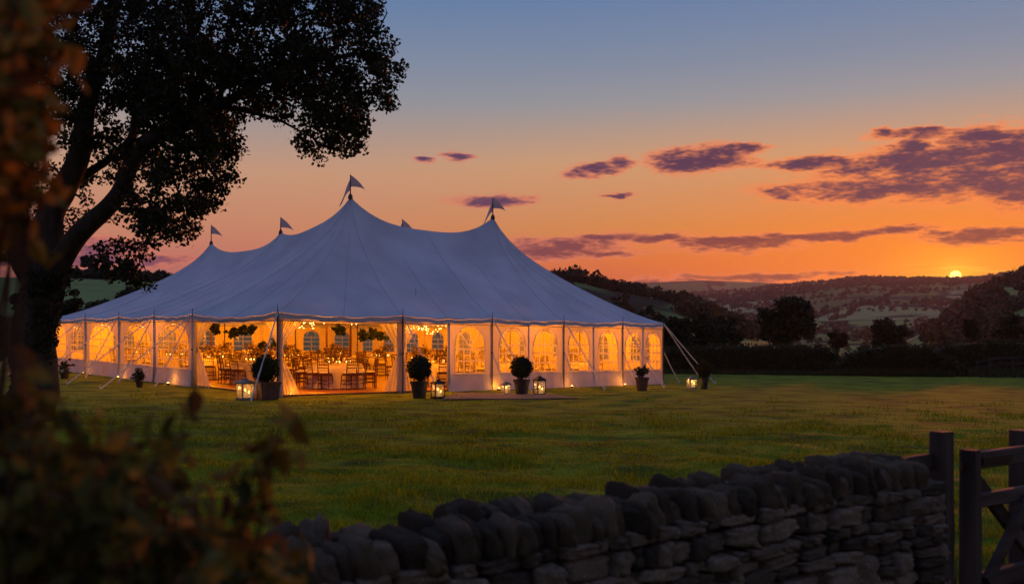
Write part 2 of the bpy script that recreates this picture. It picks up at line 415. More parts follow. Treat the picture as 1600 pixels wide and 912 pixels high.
def glass_mat():
    m = bpy.data.materials.new('clear_plastic'); m.use_nodes = True
    t = m.node_tree; n = t.nodes; l = t.links; n.clear()
    tp = n.new('ShaderNodeBsdfTransparent'); tp.inputs[0].default_value = (0.93,0.91,0.88,1)
    gl = n.new('ShaderNodeBsdfGlossy'); gl.inputs['Roughness'].default_value = 0.12
    tr = n.new('ShaderNodeBsdfTranslucent'); tr.inputs[0].default_value = (0.8,0.75,0.7,1)
    m1 = n.new('ShaderNodeMixShader'); m1.inputs[0].default_value = 0.06; l.new(tp.outputs[0], m1.inputs[1]); l.new(gl.outputs[0], m1.inputs[2])
    m2 = n.new('ShaderNodeMixShader'); m2.inputs[0].default_value = 0.14; l.new(m1.outputs[0], m2.inputs[1]); l.new(tr.outputs[0], m2.inputs[2])
    o = n.new('ShaderNodeOutputMaterial'); l.new(m2.outputs[0], o.inputs[0]); return m
M_glass = glass_mat()

# ------------------------------------------------------------------ leaf clouds
def leaf_quads(C, size, aspect=0.62, flat=0.0, nr=NR):
    """one folded diamond leaf per centre"""
    n = len(C)
    a = nr.normal(size=(n,3)); a[:,2] *= (1-flat); a /= np.linalg.norm(a, axis=1)[:,None]
    b = nr.normal(size=(n,3)); b -= (b*a).sum(1)[:,None]*a; b /= np.linalg.norm(b, axis=1)[:,None]
    s = (size*nr.uniform(0.6, 1.35, n))[:,None]
    V = np.stack([C-a*s*0.5, C+b*s*aspect*0.5-a*s*0.05, C+a*s*0.5, C-b*s*aspect*0.5-a*s*0.05], 1).reshape(-1,3)
    return V, np.arange(n*4).reshape(-1,4)

def clumps(centres, radius, per, nr=NR, squash=0.8):
    n = len(centres)
    d = nr.normal(size=(n, per, 3)); d /= np.linalg.norm(d, axis=2)[...,None]
    r = radius*nr.uniform(0, 1, (n, per, 1))**0.45
    d = d*r; d[...,2] *= squash
    return (centres[:,None,:]+d).reshape(-1,3)

def ground_z(x, y):
    z = -0.079 - 0.0125*np.clip(x, -60, 60) + 0.0018*(np.clip(y, -10, 70)-26.9)
    return z
def gz(x, y): return float(ground_z(np.float64(x), np.float64(y)))

# ================================================================== LAWN
def vnoise(x, y, seed=0, octaves=4):
    """smooth value noise on numpy arrays"""
    out = np.zeros_like(x, dtype=float); amp = 1.0; tot = 0
    for o in range(octaves):
        r = np.random.default_rng(seed+o*17).random((257, 257))
        X = x*(2**o) % 256; Y = y*(2**o) % 256
        xi = np.floor(X).astype(int); yi = np.floor(Y).astype(int); fx = X-xi; fy = Y-yi
        fx = fx*fx*(3-2*fx); fy = fy*fy*(3-2*fy)
        a = r[yi, xi]; b = r[yi, xi+1]; c = r[yi+1, xi]; d = r[yi+1, xi+1]
        out += amp*((a*(1-fx)+b*fx)*(1-fy)+(c*(1-fx)+d*fx)*fy); tot += amp; amp *= 0.5
    return out/tot

def lawn_relief(x, y):
    k = np.clip((26-y)/12, 0.25, 1)*np.where((x > -22) & (y > 26), 0.35, 1.0)
    return (vnoise(x*0.75+90, y*0.9+50, 3, 3)-0.5)*0.13*k + (vnoise(x*1.6+90, y*3.4+50, 5, 3)-0.5)*0.10*k

xs = np.concatenate([np.linspace(-70, -24, 40), np.arange(-23.8, 24, 0.16), np.linspace(24.5, 80, 60)])
ys = np.concatenate([np.linspace(-12, 3, 16), np.arange(3.2, 30, 0.14), np.arange(30.2, 55, 0.4), np.linspace(56, 74, 14)])
gx, gy = np.meshgrid(xs, ys)
gzv = ground_z(gx, gy) + lawn_relief(gx, gy)
nx = len(xs)
ii = (np.arange(len(ys)-1)[:,None]*nx + np.arange(nx-1)[None,:]).ravel()
lf = np.stack([ii, ii+1, ii+nx+1, ii+nx], 1)

def lawn_mat():
    m = bpy.data.materials.new('lawn_grass'); m.use_nodes = True
    t = m.node_tree; n = t.nodes; l = t.links; b = n['Principled BSDF']
    b.inputs['Roughness'].default_value = 0.9; b.inputs['Specular IOR Level'].default_value = 0.15
    co = n.new('ShaderNodeTexCoord')
    def nz(s, d, st=(1,1,1)):
        mp = n.new('ShaderNodeMapping'); mp.inputs['Scale'].default_value = st; l.new(co.outputs['Object'], mp.inputs[0])
        q = n.new('ShaderNodeTexNoise'); q.inputs['Scale'].default_value = s; q.inputs['Detail'].default_value = d; q.inputs['Roughness'].default_value = 0.65
        l.new(mp.outputs[0], q.inputs['Vector']); return q.outputs[0]
    def rp(f, st):
        r = n.new('ShaderNodeValToRGB')
        while len(r.color_ramp.elements) < len(st): r.color_ramp.elements.new(0.5)
        for e, (p, c) in zip(r.color_ramp.elements, st): e.position = p; e.color = c+(1,)
        l.new(f, r.inputs[0]); return r.outputs[0]
    def mix(f, a, c, bt='MIX'):
        x = n.new('ShaderNodeMix'); x.data_type = 'RGBA'; x.blend_type = bt
        if isinstance(f, float): x.inputs['Factor'].default_value = f
        else: l.new(f, x.inputs['Factor'])
        l.new(a, x.inputs['A']); l.new(c, x.inputs['B']); return [o for o in x.outputs if o.type == 'RGBA'][0]
    big = rp(nz(0.16, 4), [(0.35, (0.15,0.20,0.004)), (0.65, (0.28,0.31,0.008))])
    mid = rp(nz(1.1, 6, (0.8,1.0,1)), [(0.40, (0.028,0.042,0.001)), (0.5, (0.20,0.26,0.002)), (0.64, (0.36,0.39,0.006))])
    fine = rp(nz(34, 4), [(0.3, (0.45,0.45,0.45)), (0.7, (1.25,1.25,1.2))])
    c = mix(0.6, big, mid); c = mix(0.85, c, fine, 'MULTIPLY'); l.new(c, b.inputs['Base Color'])
    bp = n.new('ShaderNodeBump'); bp.inputs['Strength'].default_value = 0.8; bp.inputs['Distance'].default_value = 0.05
    l.new(nz(16, 6), bp.inputs['Height'])
    bp2 = n.new('ShaderNodeBump'); bp2.inputs['Strength'].default_value = 0.8; bp2.inputs['Distance'].default_value = 0.2
    l.new(nz(1.6, 4), bp2.inputs['Height']); l.new(bp2.outputs[0], bp.inputs['Normal']); l.new(bp.outputs[0], b.inputs['Normal'])
    return m
M_lawn = lawn_mat()
lawn = np_obj('lawn', np.stack([gx.ravel(), gy.ravel(), gzv.ravel()], 1), lf, M_lawn, smooth=True)
lawn['kind'] = 'structure'

# grass blades standing up from the near lawn
M_blade = leafmat('grass_blade', (0.10,0.145,0.002), (0.34,0.40,0.006), 0.5)
nb = 230000
by = 6.0 + 24.0*NR.random(nb)**1.35
bx = by*NR.uniform(-0.56, 0.56, nb)
keep = vnoise(bx*1.3+40, by*1.3+9, 21, 3) > NR.uniform(0.15, 0.62, nb)+np.clip((by-14)/30, 0, 0.5)
bx = bx[keep]; by = by[keep]; nb = len(bx)
hgt = 0.045*NR.uniform(0.5, 1.3, nb)*(1+0.9*(vnoise(bx*0.9+3, by*0.9, 31, 2) > 0.56)); aa = NR.uniform(0, 2*PI, nb)
wdt = 0.0045*NR.uniform(0.7, 1.4, nb)*(by/9)
base = np.stack([bx, by, ground_z(bx, by)+lawn_relief(bx, by)-0.004], 1)
sd = np.stack([np.cos(aa), np.sin(aa), np.zeros(nb)], 1)*wdt[:,None]
ln = NR.normal(size=(nb, 3))*0.35; ln[:,2] = 1; tip = base+ln*hgt[:,None]
gv = np.stack([base-sd, base+sd, tip], 1).reshape(-1, 3)
grass = np_obj('grass', gv, np.arange(nb*3).reshape(-1,3), M_blade)
tag(grass, 'short mown grass standing up from the lawn beyond the stone wall', 'grass', kind='stuff')

# ================================================================== HILLS
def prof(px, pts):
    return np.interp(px, [p[0] for p in pts], [p[1] for p in pts])
# ridges: (distance of foot, distance of crest, crest height in the photograph along px)
RID = [
 dict(f=3050, r=3700, y=[(-3000,438),(0,446),(800,446),(950,442),(1100,436),(1230,441),(1300,446),(1500,452),(1800,430),(4500,436)]),
 dict(f=520,  r=2900, y=[(-3000,450),(300,452),(900,474),(1040,464),(1150,456),(1240,447),(1350,437),(1480,440),(1530,438),(1600,427),(1750,418),(2400,420),(4500,440)]),
 dict(f=130,  r=360,  y=[(-3000,470),(600,450),(800,440),(900,439),(960,455),(1005,462),(1050,472),(1110,492),(1180,524),(1260,560),(4500,600)]),
 dict(f=170,  r=620,  y=[(-3000,620),(1300,600),(1400,540),(1470,505),(1530,462),(1560,446),(1600,434),(1700,410),(2200,400),(4500,430)]),
 dict(f=95,   r=340,  y=[(-3000,430),(-400,430),(60,433),(160,436),(300,441),(450,452),(700,480),(900,560),(4500,620)]),
]
def hill_z(az_, D):
    """az_ in radians from straight ahead"""
    a = np.clip(az_, -1.25, 1.25); px = 800+F*np.tan(a); ca = np.cos(a)
    x = D*np.sin(az_); y = D*np.cos(az_)
    z = np.where(D < 75, ground_z(x, y)-0.35, 0)
    z = (ground_z(x, y)-0.35) - sstep(D, 62, 420)*6.0
    und = (vnoise(x*0.006+40, y*0.006+70, 41, 4)-0.5)
    z = z + und*sstep(D, 150, 900)*14
    for k, q in enumerate(RID):
        yr = prof(px, q['y']); zr = (HOR-yr)/F*q['r']*ca + EYE
        t = (D-q['f'])/(q['r']-q['f'])
        s = np.where(t < 1, sstep(t, -0.02, 1.06), 1.0-0.35*np.clip((t-1), 0, 1.2))
        h = zr*np.clip(s, 0, None) + und*sstep(D, 200, 900)*8*np.clip(1-np.abs(t-0.5)*2, 0, 1)
        h = np.where(t < -0.02, -50, h-(6 if k else 6)*(1-np.clip(s, 0, 1)))
        z = np.maximum(z, h) 
    return z
azs = np.concatenate([np.linspace(-PI, -0.62, 70)[:-1], np.linspace(-0.62, 0.62, 520), np.linspace(0.62, PI, 70)[1:]])
ds = np.concatenate([np.linspace(1, 50, 4), 55*np.power(5600/55, np.linspace(0, 1, 230))])
A_, D_ = np.meshgrid(azs, ds)
hz = hill_z(A_, D_); hz = np.where(D_ < 58, hz-0.5, hz)
nx = len(azs)
ii = (np.arange(len(ds)-1)[:,None]*nx + np.arange(nx-1)[None,:]).ravel()
hf = np.stack([ii, ii+1, ii+nx+1, ii+nx], 1)
def field_mat():
    m = bpy.data.materials.new('farmland'); m.use_nodes = True
    t = m.node_tree; n = t.nodes; l = t.links; b = n['Principled BSDF']
    b.inputs['Roughness'].default_value = 0.95; b.inputs['Specular IOR Level'].default_value = 0.1
    co = n.new('ShaderNodeTexCoord')
    mp = n.new('ShaderNodeMapping'); mp.inputs['Scale'].default_value = (0.0052,0.0040,0.0); mp.inputs['Rotation'].default_value = (0,0,0.5); l.new(co.outputs['Object'], mp.inputs[0])
    wn = n.new('ShaderNodeTexNoise'); wn.inputs['Scale'].default_value = 2.0; l.new(mp.outputs[0], wn.inputs['Vector'])
    mx = n.new('ShaderNodeMix'); mx.data_type = 'RGBA'; mx.inputs['Factor'].default_value = 0.25; l.new(mp.outputs[0], mx.inputs['A']); l.new(wn.outputs['Color'], mx.inputs['B'])
    wv = [o for o in mx.outputs if o.type == 'RGBA'][0]
    v1 = n.new('ShaderNodeTexVoronoi'); l.new(wv, v1.inputs['Vector']); v1.inputs['Scale'].default_value = 1.3
    v2 = n.new('ShaderNodeTexVoronoi'); v2.feature = 'DISTANCE_TO_EDGE'; l.new(wv, v2.inputs['Vector']); v2.inputs['Scale'].default_value = 1.3
    sp = n.new('ShaderNodeSeparateColor'); l.new(v1.outputs['Color'], sp.inputs[0])
    r = n.new('ShaderNodeValToRGB'); cr = r.color_ramp; cr.interpolation = 'CONSTANT'
    cols = [(0,(0.09,0.11,0.035)),(0.25,(0.15,0.15,0.055)),(0.45,(0.07,0.085,0.03)),(0.62,(0.20,0.18,0.085)),(0.8,(0.11,0.13,0.045)),(0.92,(0.05,0.06,0.025))]
    while len(cr.elements) < len(cols): cr.elements.new(0.5)
    for e, (p, c) in zip(cr.elements, cols): e.position = p; e.color = (c[0]*1.5, c[1]*1.9, c[2]*1.5)+(1,)
    l.new(sp.outputs[0], r.inputs[0])
    ed = n.new('ShaderNodeMapRange'); l.new(v2.outputs['Distance'], ed.inputs[0]); ed.inputs[1].default_value = 0.02; ed.inputs[2].default_value = 0.045
    # rough woodland floor
    mp2 = n.new('ShaderNodeMapping'); mp2.inputs['Scale'].default_value = (0.003,0.003,0); l.new(co.outputs['Object'], mp2.inputs[0])
    wd = n.new('ShaderNodeTexNoise'); wd.inputs['Scale'].default_value = 1.6; wd.inputs['Detail'].default_value = 6; l.new(mp2.outputs[0], wd.inputs['Vector'])
    wr = n.new('ShaderNodeMapRange'); l.new(wd.outputs[0], wr.inputs[0]); wr.inputs[1].default_value = 0.62; wr.inputs[2].default_value = 0.57
    mu = n.new('ShaderNodeMath'); mu.operation = 'MULTIPLY'; l.new(ed.outputs[0], mu.inputs[0]); l.new(wr.outputs[0], mu.inputs[1])
    fx = n.new('ShaderNodeMix'); fx.data_type = 'RGBA'; l.new(mu.outputs[0], fx.inputs['Factor']); fx.inputs['A'].default_value = (0.022,0.026,0.012,1); l.new(r.outputs[0], fx.inputs['B'])
    fn = n.new('ShaderNodeTexNoise'); fn.inputs['Scale'].default_value = 0.06; fn.inputs['Detail'].default_value = 8; l.new(co.outputs['Object'], fn.inputs['Vector'])
    fr_ = n.new('ShaderNodeMapRange'); l.new(fn.outputs[0], fr_.inputs[0]); fr_.inputs[3].default_value = 0.6; fr_.inputs[4].default_value = 1.4
    hs = n.new('ShaderNodeHueSaturation'); l.new([o for o in fx.outputs if o.type == 'RGBA'][0], hs.inputs['Color']); l.new(fr_.outputs[0], hs.inputs['Value'])
    l.new(hs.outputs[0], b.inputs['Base Color']); return m
M_field = field_mat()
hills = np_obj('hills', np.stack([(D_*np.sin(A_)).ravel(), (D_*np.cos(A_)).ravel(), hz.ravel()], 1), hf, M_field, smooth=True)
hills['kind'] = 'structure'

# distant trees: simple lumpy crowns, far too many to count
def lumps(name, pts, rad, label, seed, mat_, sq=0.85, per=40, leaf=0.42):
    nr = np.random.default_rng(seed); n = len(pts); rad = np.asarray(rad)
    lob = nr.normal(size=(n, 5, 3)); lob /= np.linalg.norm(lob, axis=2)[...,None]; lob *= nr.uniform(0.15, 0.62, (n, 5, 1)); lob[:,0] = 0
    d = nr.normal(size=(n, per, 3)); d /= np.linalg.norm(d, axis=2)[...,None]; d *= 0.62*nr.uniform(0.25, 1, (n, per, 1))**0.4
    k = nr.integers(0, 5, (n, per)); q = d + np.take_along_axis(lob, np.repeat(k[...,None], 3, 2), 1)
    q[...,2] = q[...,2]*sq + 0.62
    C = (q*rad[:,None,None] + pts[:,None,:]).reshape(-1, 3)
    V, Fc = leaf_quads(C, 1.0, 0.85, 0.1, nr)
    sz = np.repeat(rad, per)*leaf*nr.uniform(0.7, 1.3, n*per)
    V = (V.reshape(-1, 4, 3)-C[:,None,:])*sz[:,None,None]*1.35 + C[:,None,:]
    o = np_obj(name, V.reshape(-1,3), Fc, mat_)
    tag(o, label, 'woodland', kind='stuff'); return o
def at_hill(az_, D): return np.stack([D*np.sin(az_), D*np.cos(az_), hill_z(az_, D)], 1)
def az_of(px): return np.arctan((np.asarray(px, float)-800)/F)

# hedgerows and copses across the valley
nr = np.random.default_rng(99)
pts = []
for k in range(46):           # hedgerow lines
    a0 = az_of(nr.uniform(880, 1680)); d0 = 560*np.power(4.2, nr.random()); n = int(nr.integers(14, 34))
    ang_ = nr.normal(0.25, 0.5) if nr.random() < 0.65 else nr.normal(1.4, 0.3)
    step = 8.5*(0.8+d0/1600); t = (np.arange(n)-n/2)*step + nr.normal(size=n)*2
    x = d0*np.sin(a0)+np.cos(ang_)*t; y = d0*np.cos(a0)+np.sin(ang_)*t+np.sin(t*0.02)*12
    pts.append(at_hill(np.arctan2(x, y), np.hypot(x, y)))
for k in range(26):           # copses
    a0 = az_of(nr.uniform(900, 1700)); d0 = 620*np.power(4.3, nr.random()); n = int(nr.integers(20, 75))
    x = d0*np.sin(a0)+nr.normal(size=n)*d0*0.036; y = d0*np.cos(a0)+nr.normal(size=n)*d0*0.022
    pts.append(at_hill(np.arctan2(x, y), np.hypot(x, y)))
pts = np.concatenate(pts)
dd = np.hypot(pts[:,0], pts[:,1])
lumps('valley_woodland', pts, (2.1+dd*0.0016)*nr.uniform(0.55, 1.4, len(pts)), 'hedgerows and copses scattered over the hazy valley below the sunset', 5, M_leaftree)
pts = []
px = nr.uniform(1000, 1700, 700); pts = at_hill(az_of(px), 2850+nr.uniform(-120, 60, 700))
px = nr.uniform(1300, 1700, 500); pts = np.concatenate([pts, at_hill(az_of(px), nr.uniform(2000, 2800, 500))])
lumps('ridge_woodland', pts, 6.0*nr.uniform(0.6, 1.3, len(pts)), 'thin line of trees along the skyline under the sun', 6, M_leaftree, 0.7)
# wooded spur on the right edge
px = nr.uniform(1440, 1750, 900); d = nr.uniform(230, 640, 900)
pts = at_hill(az_of(px), d); yy = HOR-(pts[:,2]-EYE)/pts[:,1]*F
ok = (vnoise(px*0.02, d*0.02, 77, 3) > 0.42) | (d > 560)
pts = pts[ok]; lumps('spur_woodland', pts, 3.4*nr.uniform(0.6, 1.4, len(pts)), 'dark wooded slope rising at the right edge', 7, M_leaftree, per=70, leaf=0.34)
# left spur behind the tent: trees along the crest and lower wood
px = nr.uniform(860, 1200, 170); d = 350+nr.uniform(-12, 22, 170)
pts = at_hill(az_of(px), d)
px = nr.uniform(1060, 1180, 120); d = nr.uniform(290, 350, 120); p2 = at_hill(az_of(px), d)
px = nr.uniform(880, 1075, 90); d = nr.uniform(170, 300, 90); ok = (vnoise(px*0.03, d*0.03, 79, 2) > 0.5) & ((px < 985) | (d < 200))
p3 = at_hill(az_of(px), d)[ok]
pts = np.concatenate([pts, p2, p3]); lumps('hillside_woodland', pts, 2.9*nr.uniform(0.55, 1.3, len(pts)), 'dark belt of trees along the hillside behind the tent', 8, M_leaftree, per=130, leaf=0.26)
px = nr.uniform(60, 480, 260); d = 330+nr.uniform(-10, 25, 260)
lumps('crest_woodland', at_hill(az_of(px), d), 2.4*nr.uniform(0.4, 1.25, 260), 'low belt of trees on the skyline left of the tent', 9, M_leaftree, 0.75, per=90, leaf=0.3)

# ================================================================== TREES one can tell apart
def field_tree(name, px, py_base, Y, h, w, label, cat='tree', group=None, n=90, seed=0, leaf=0.34, mat_=None, low=0.12):
    nr = np.random.default_rng(seed+500)
    b = P(px, py_base, Y); t = thing(name, label, cat, b, 0, group)
    tr = MB(); tr.tube([(0,0,-0.6),(0.05*w*nr.normal(),0,h*0.25),(0.1*w*nr.normal()*0.4,0,h*0.55)], [w*0.055,w*0.04,w*0.02], 7)
    for k in range(5):
        a = k*1.3+nr.uniform(0, 1); tr.tube([(0,0,h*0.22+k*0.04*h),(math.cos(a)*w*0.16,math.sin(a)*w*0.16,h*0.42),(math.cos(a)*w*0.3,math.sin(a)*w*0.3,h*0.62)], [w*0.022,w*0.014,w*0.006], 5)
    tr.build('trunk', M_bark, t)
    nl = 11; ld = nr.normal(size=(nl,3)); ld /= np.linalg.norm(ld, axis=1)[:,None]; ld *= nr.uniform(0.45, 0.82, nl)[:,None]; ls = nr.uniform(0.22, 0.46, nl)
    k_ = nr.integers(0, nl+3, n); d = nr.normal(size=(n,3)); d /= np.linalg.norm(d, axis=1)[:,None]; r = nr.uniform(0.2, 1.0, n)**0.5
    c = d*r[:,None]; m_ = k_ < nl; c[m_] = ld[k_[m_]]+c[m_]*ls[k_[m_]][:,None]; c[~m_] *= 0.62
    c = c*np.array([w*0.44, w*0.44, h*(1-low)*0.45]); c[:,2] += h*(low+(1-low)*0.52)
    c += nr.normal(size=(n,3))*w*0.025
    q = clumps(c, w*0.10, 60, nr); V, Fc = leaf_quads(q, leaf, 0.8, 0.2, nr)
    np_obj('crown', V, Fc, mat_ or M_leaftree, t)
    return t
field_tree('field_tree', 1234, 556, 90, 5.3, 5.9, 'large round dark tree standing alone behind the hedge', n=190, seed=1, leaf=0.30)
field_tree('field_tree', 1387, 556, 100, 4.3, 4.7, 'low round bushy tree between the hedge and the valley fields', n=130, seed=2, leaf=0.27)
field_tree('field_tree', 1308, 552, 120, 2.9, 3.4, 'small faint bushy tree between the two round field trees', n=60, seed=3, leaf=0.27)
field_tree('field_tree', 1519, 556, 105, 4.2, 2.6, 'narrow upright tree behind the hedge below the wooded spur', n=70, seed=4, leaf=0.27)
field_tree('field_tree', 1580, 556, 100, 4.4, 4.2, 'broad dark tree behind the hedge at the right edge', n=90, seed=5, leaf=0.27)
for k, (px, py, Y, h, w, lb) in enumerate([(1052, 570, 76, 4.1, 3.8, 'dark tree just clear of the tent\'s right-hand corner'),
      (1088, 570, 84, 5.0, 4.0, 'second dark tree from the tent corner in the clump behind the hedge'),
      (1124, 568, 88, 4.6, 4.4, 'rightmost and broadest dark tree of the clump beside the tent'),
      (1010, 570, 90, 5.0, 4.8, 'dark tree rising behind the tent\'s low right-hand end'),
      (958, 570, 98, 6.1, 5.0, 'tall dark tree behind the right slope of the tent roof')]):
    field_tree('field_tree', px, py, Y, h, w, lb, group='dark trees behind the right end of the tent', n=110, seed=20+k, leaf=0.26, low=0.02)
for k, (px, py, Y, h, w, lb) in enumerate([(95, 545, 62, 3.7, 3.4, 'dark bushy tree beside the oak trunk beyond the tent'),
      (150, 520, 80, 2.9, 4.6, 'low spreading dark tree left of the tent roof'), (60, 560, 55, 4.8, 3.4, 'tall dark tree hidden behind the oak trunk'),
      (205, 515, 92, 4.6, 4.4, 'dark round tree rising behind the left slope of the tent roof')]):
    field_tree('field_tree', px, py, Y, h, w, lb, group='dark trees left of the tent', n=90, seed=40+k, leaf=0.24, low=0.0)
for k, (px, h, lb) in enumerate([(143, 4.6, 'little round tree on the left skyline, nearer the oak trunk'), (163, 5.2, 'little tall tree on the left skyline, second of the pair'), (196, 4.0, 'little flat tree on the left skyline close to the tent roof')]):
    a = float(az_of(px)); D = 330.0; z = float(hill_z(np.array([a]), np.array([D]))[0]); Y = D*math.cos(a)
    field_tree('skyline_tree', px, HOR-(z-EYE)/Y*F, Y, h*1.7, h*1.35, lb, n=24, seed=60+k, leaf=1.0, low=0.25)

# ================================================================== HEDGES
def hedge(px0, px1, Y, fn_top, depth, label, seed, dens=1.0):
    """clipped hedge: packed leaves round a solid twiggy core"""
    nr = np.random.default_rng(seed)
    x0 = (px0-800)/F*Y; x1 = (px1-800)/F*Y; c = (x0+x1)/2; zb = gz(c, Y)
    t = thing('hedge', label, 'hedge', (c, Y, zb))
    n = int((x1-x0)*260*dens)
    x = nr.uniform(x0, x1, n); px = 800+x/Y*F
    top = EYE+(HOR-np.interp(px, [p[0] for p in fn_top], [p[1] for p in fn_top]))/F*Y - zb
    top = top*(1+0.22*(vnoise(x*0.9+50, x*0+3, seed, 4)-0.5))+0.18*(nr.random(n) < 0.03)*nr.random(n)
    k = nr.random(n)
    fc = k < 0.62
    z = np.where(fc, nr.random(n)**0.8*top, top-nr.random(n)**2*0.25)
    y = np.where(fc, -depth/2*(1-0.18*(z/np.maximum(top, .1))**3)-nr.normal(size=n)*0.06, nr.uniform(-depth/2, depth/2, n))
    q = np.stack([x-c, y, z+nr.normal(size=n)*0.03], 1)
    q = (q[:,None,:]+nr.normal(size=(n, 3, 3))*0.07).reshape(-1, 3)
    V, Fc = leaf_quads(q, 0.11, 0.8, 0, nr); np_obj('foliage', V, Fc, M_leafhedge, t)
    mb = MB(); nn = max(6, int((x1-x0)/0.6))
    def fn(u, v):
        X = x0+(x1-x0)*u; pp = 800+X/Y*F; tp = float(np.interp(pp, [p[0] for p in fn_top], [p[1] for p in fn_top])); tp = EYE+(HOR-tp)/F*Y-zb
        a = v*4
        j = 0.04*mnoise.noise(Vector((X*1.3, v*5, seed)))
        if a < 1: return (X-c, -depth*0.42, (tp-0.14)*a-0.1*(1-a)+j)
        if a < 3: return (X-c, -depth*0.42+depth*0.84*(a-1)/2, tp-0.14+j+0.05*math.sin((a-1)/2*PI))
        return (X-c, depth*0.42, (tp-0.14)*(4-a))
    mb.grid(fn, nn*2, 16); mb.build('branches', M_leafhedge, t, smooth=True)
    return t
hedge(1030, 1312, 53, [(1030,546),(1060,543),(1120,541),(1200,540),(1280,541),(1300,546),(1312,562)], 1.3, 'long clipped dark hedge at the lawn edge right of the tent', 11)
hedge(1288, 1506, 51.5, [(1288,578),(1306,566),(1330,548),(1370,540),(1420,537),(1450,545),(1480,560),(1506,580)], 1.5, 'overgrown domed hedge mound in the middle of the lawn edge', 12)
hedge(1455, 1720, 60, [(1455,556),(1470,540),(1500,534),(1560,533),(1620,534),(1720,532)], 1.4, 'straight hedge behind the wooden fence at the right edge', 13)
hedge(-160, 110, 58, [(-160,486),(0,490),(70,500),(110,520)], 1.6, 'tall dark hedge beyond the oak trunk left of the tent', 14)
# rough grass tussocks at the hedge foot
nr = np.random.default_rng(15)
n = 22000; px = nr.uniform(1030, 1640, n); Y = nr.uniform(49.0, 52.5, n)+np.where(px > 1490, 4.5*nr.random(n), 0); x = (px-800)/F*Y
hh = (0.10+0.30*nr.random(n)**2)*np.where(px > 1300, 1.25, 0.6); a = nr.uniform(0, 2*PI, n)
b0 = np.stack([x, Y, ground_z(x, Y)], 1); s = np.stack([np.cos(a), np.sin(a), 0*a], 1)*0.022; tp = nr.normal(size=(n,3))*0.25; tp[:,2] = 1
gv = np.stack([b0-s, b0+s, b0+tp*hh[:,None]], 1).reshape(-1,3)
tag(np_obj('long_grass', gv, np.arange(n*3).reshape(-1,3), M_leafhedge), 'rough long grass growing along the foot of the hedges', 'grass', kind='stuff')

# post and rail fence in front of the right-hand hedge
t = thing('field_fence', 'low weathered post and rail fence in front of the right-hand hedge', 'fence', P(1570, 580, 55))
fpx = [(1528,566),(1546,561),(1563,559),(1583,558),(1606,557),(1630,556),(1656,555)]
pp = []
for (px, py) in fpx:
    p = P(px, py, 55-(px-1528)*0.012); g = gz(p.x, p.y); pp.append(p)
    MB().beam((p.x, p.y, g-0.1), (p.x, p.y, p.z+0.08), 0.11, 0.11, jit=0.006, up=Vector((0,1,0))).build('post', M_fence, t, world=True)
for a, b in zip(pp[:-1], pp[1:]):
    for dz in (0.0, -0.33):
        MB().beam(a+Vector((0,-0.07,dz)), b+Vector((0,-0.07,dz)), 0.04, 0.09, jit=0.004).build('rail', M_fence, t, world=True)

# ================================================================== TENT
TA = Vector((-6.31, 26.9)); TU = Vector((0.746, 0.666)); TV = Vector((-0.6262, 0.7797))
SL, TL, EAVE = 16.07, 22.8, 2.3
def tw(s, t, h=0.0):
    """tent coordinates (along the right-hand front, along the left-hand front, height over the lawn) to the world"""
    q = TA + TU*s + TV*t
    return Vector((q.x, q.y, gz(q.x, q.y) + h))
U3 = Vector((TU.x, TU.y, 0)); V3 = Vector((TV.x, TV.y, 0)); Z3 = Vector((0, 0, 1))
tent = thing('marquee', 'large white pole marquee glowing from inside with pennants on its peaks', 'marquee', tw(0, 0))
ROT = math.atan2(TU.y, TU.x)

FR = [0, 4.07, 7.57, 10.8, 13.8, SL]                 # posts along the right-hand front (t=0)
LFT = [0, 6.05, 9.57, 13.4, 17.7, TL]                # posts along the left-hand front (s=0)
BK = [0, 4.2, 8.2, 12.2, SL]                         # far right end (s=SL), by t below
RT = [0, 4.6, 9.2, 13.8, 18.4, TL]
def PK(s, t, z): p = tw(s, t); return Vector((p.x, p.y, z))
K11 = PK(5.2, 5.0, 6.45); K21 = PK(11.66, 5.0, 6.27); K12 = PK(5.7, 11.4, 5.80)
K22 = PK(12.0, 12.0, 6.05); K13 = PK(6.0, 19.2, 5.98); K23 = PK(12.0, 19.0, 6.0)
def ridge(a, b, r, sag=0.8):
    p = a.lerp(b, r); p.z -= sag*(1-abs(2*r-1)**3); return p
def eavept(s, t, out=0.06):
    p = tw(s, t, EAVE)
    if t <= 0: p -= V3*out
    if s <= 0: p -= U3*out
    if t >= TL: p += V3*out
    if s >= SL: p += U3*out
    return p
def cable(top, post, v, peak=True):
    p = top.lerp(post, v)
    k = (1-v)**1.25*(1-0.2*(1-math.exp(-v/0.12))) if peak else (1-v)**1.16*(1-0.06*(1-math.exp(-v/0.2)))
    p.z = post.z+(top.z-post.z)*k
    return p
def mids(a, b, n=0.5, sag=0.8): return ridge(a, b, n, sag)
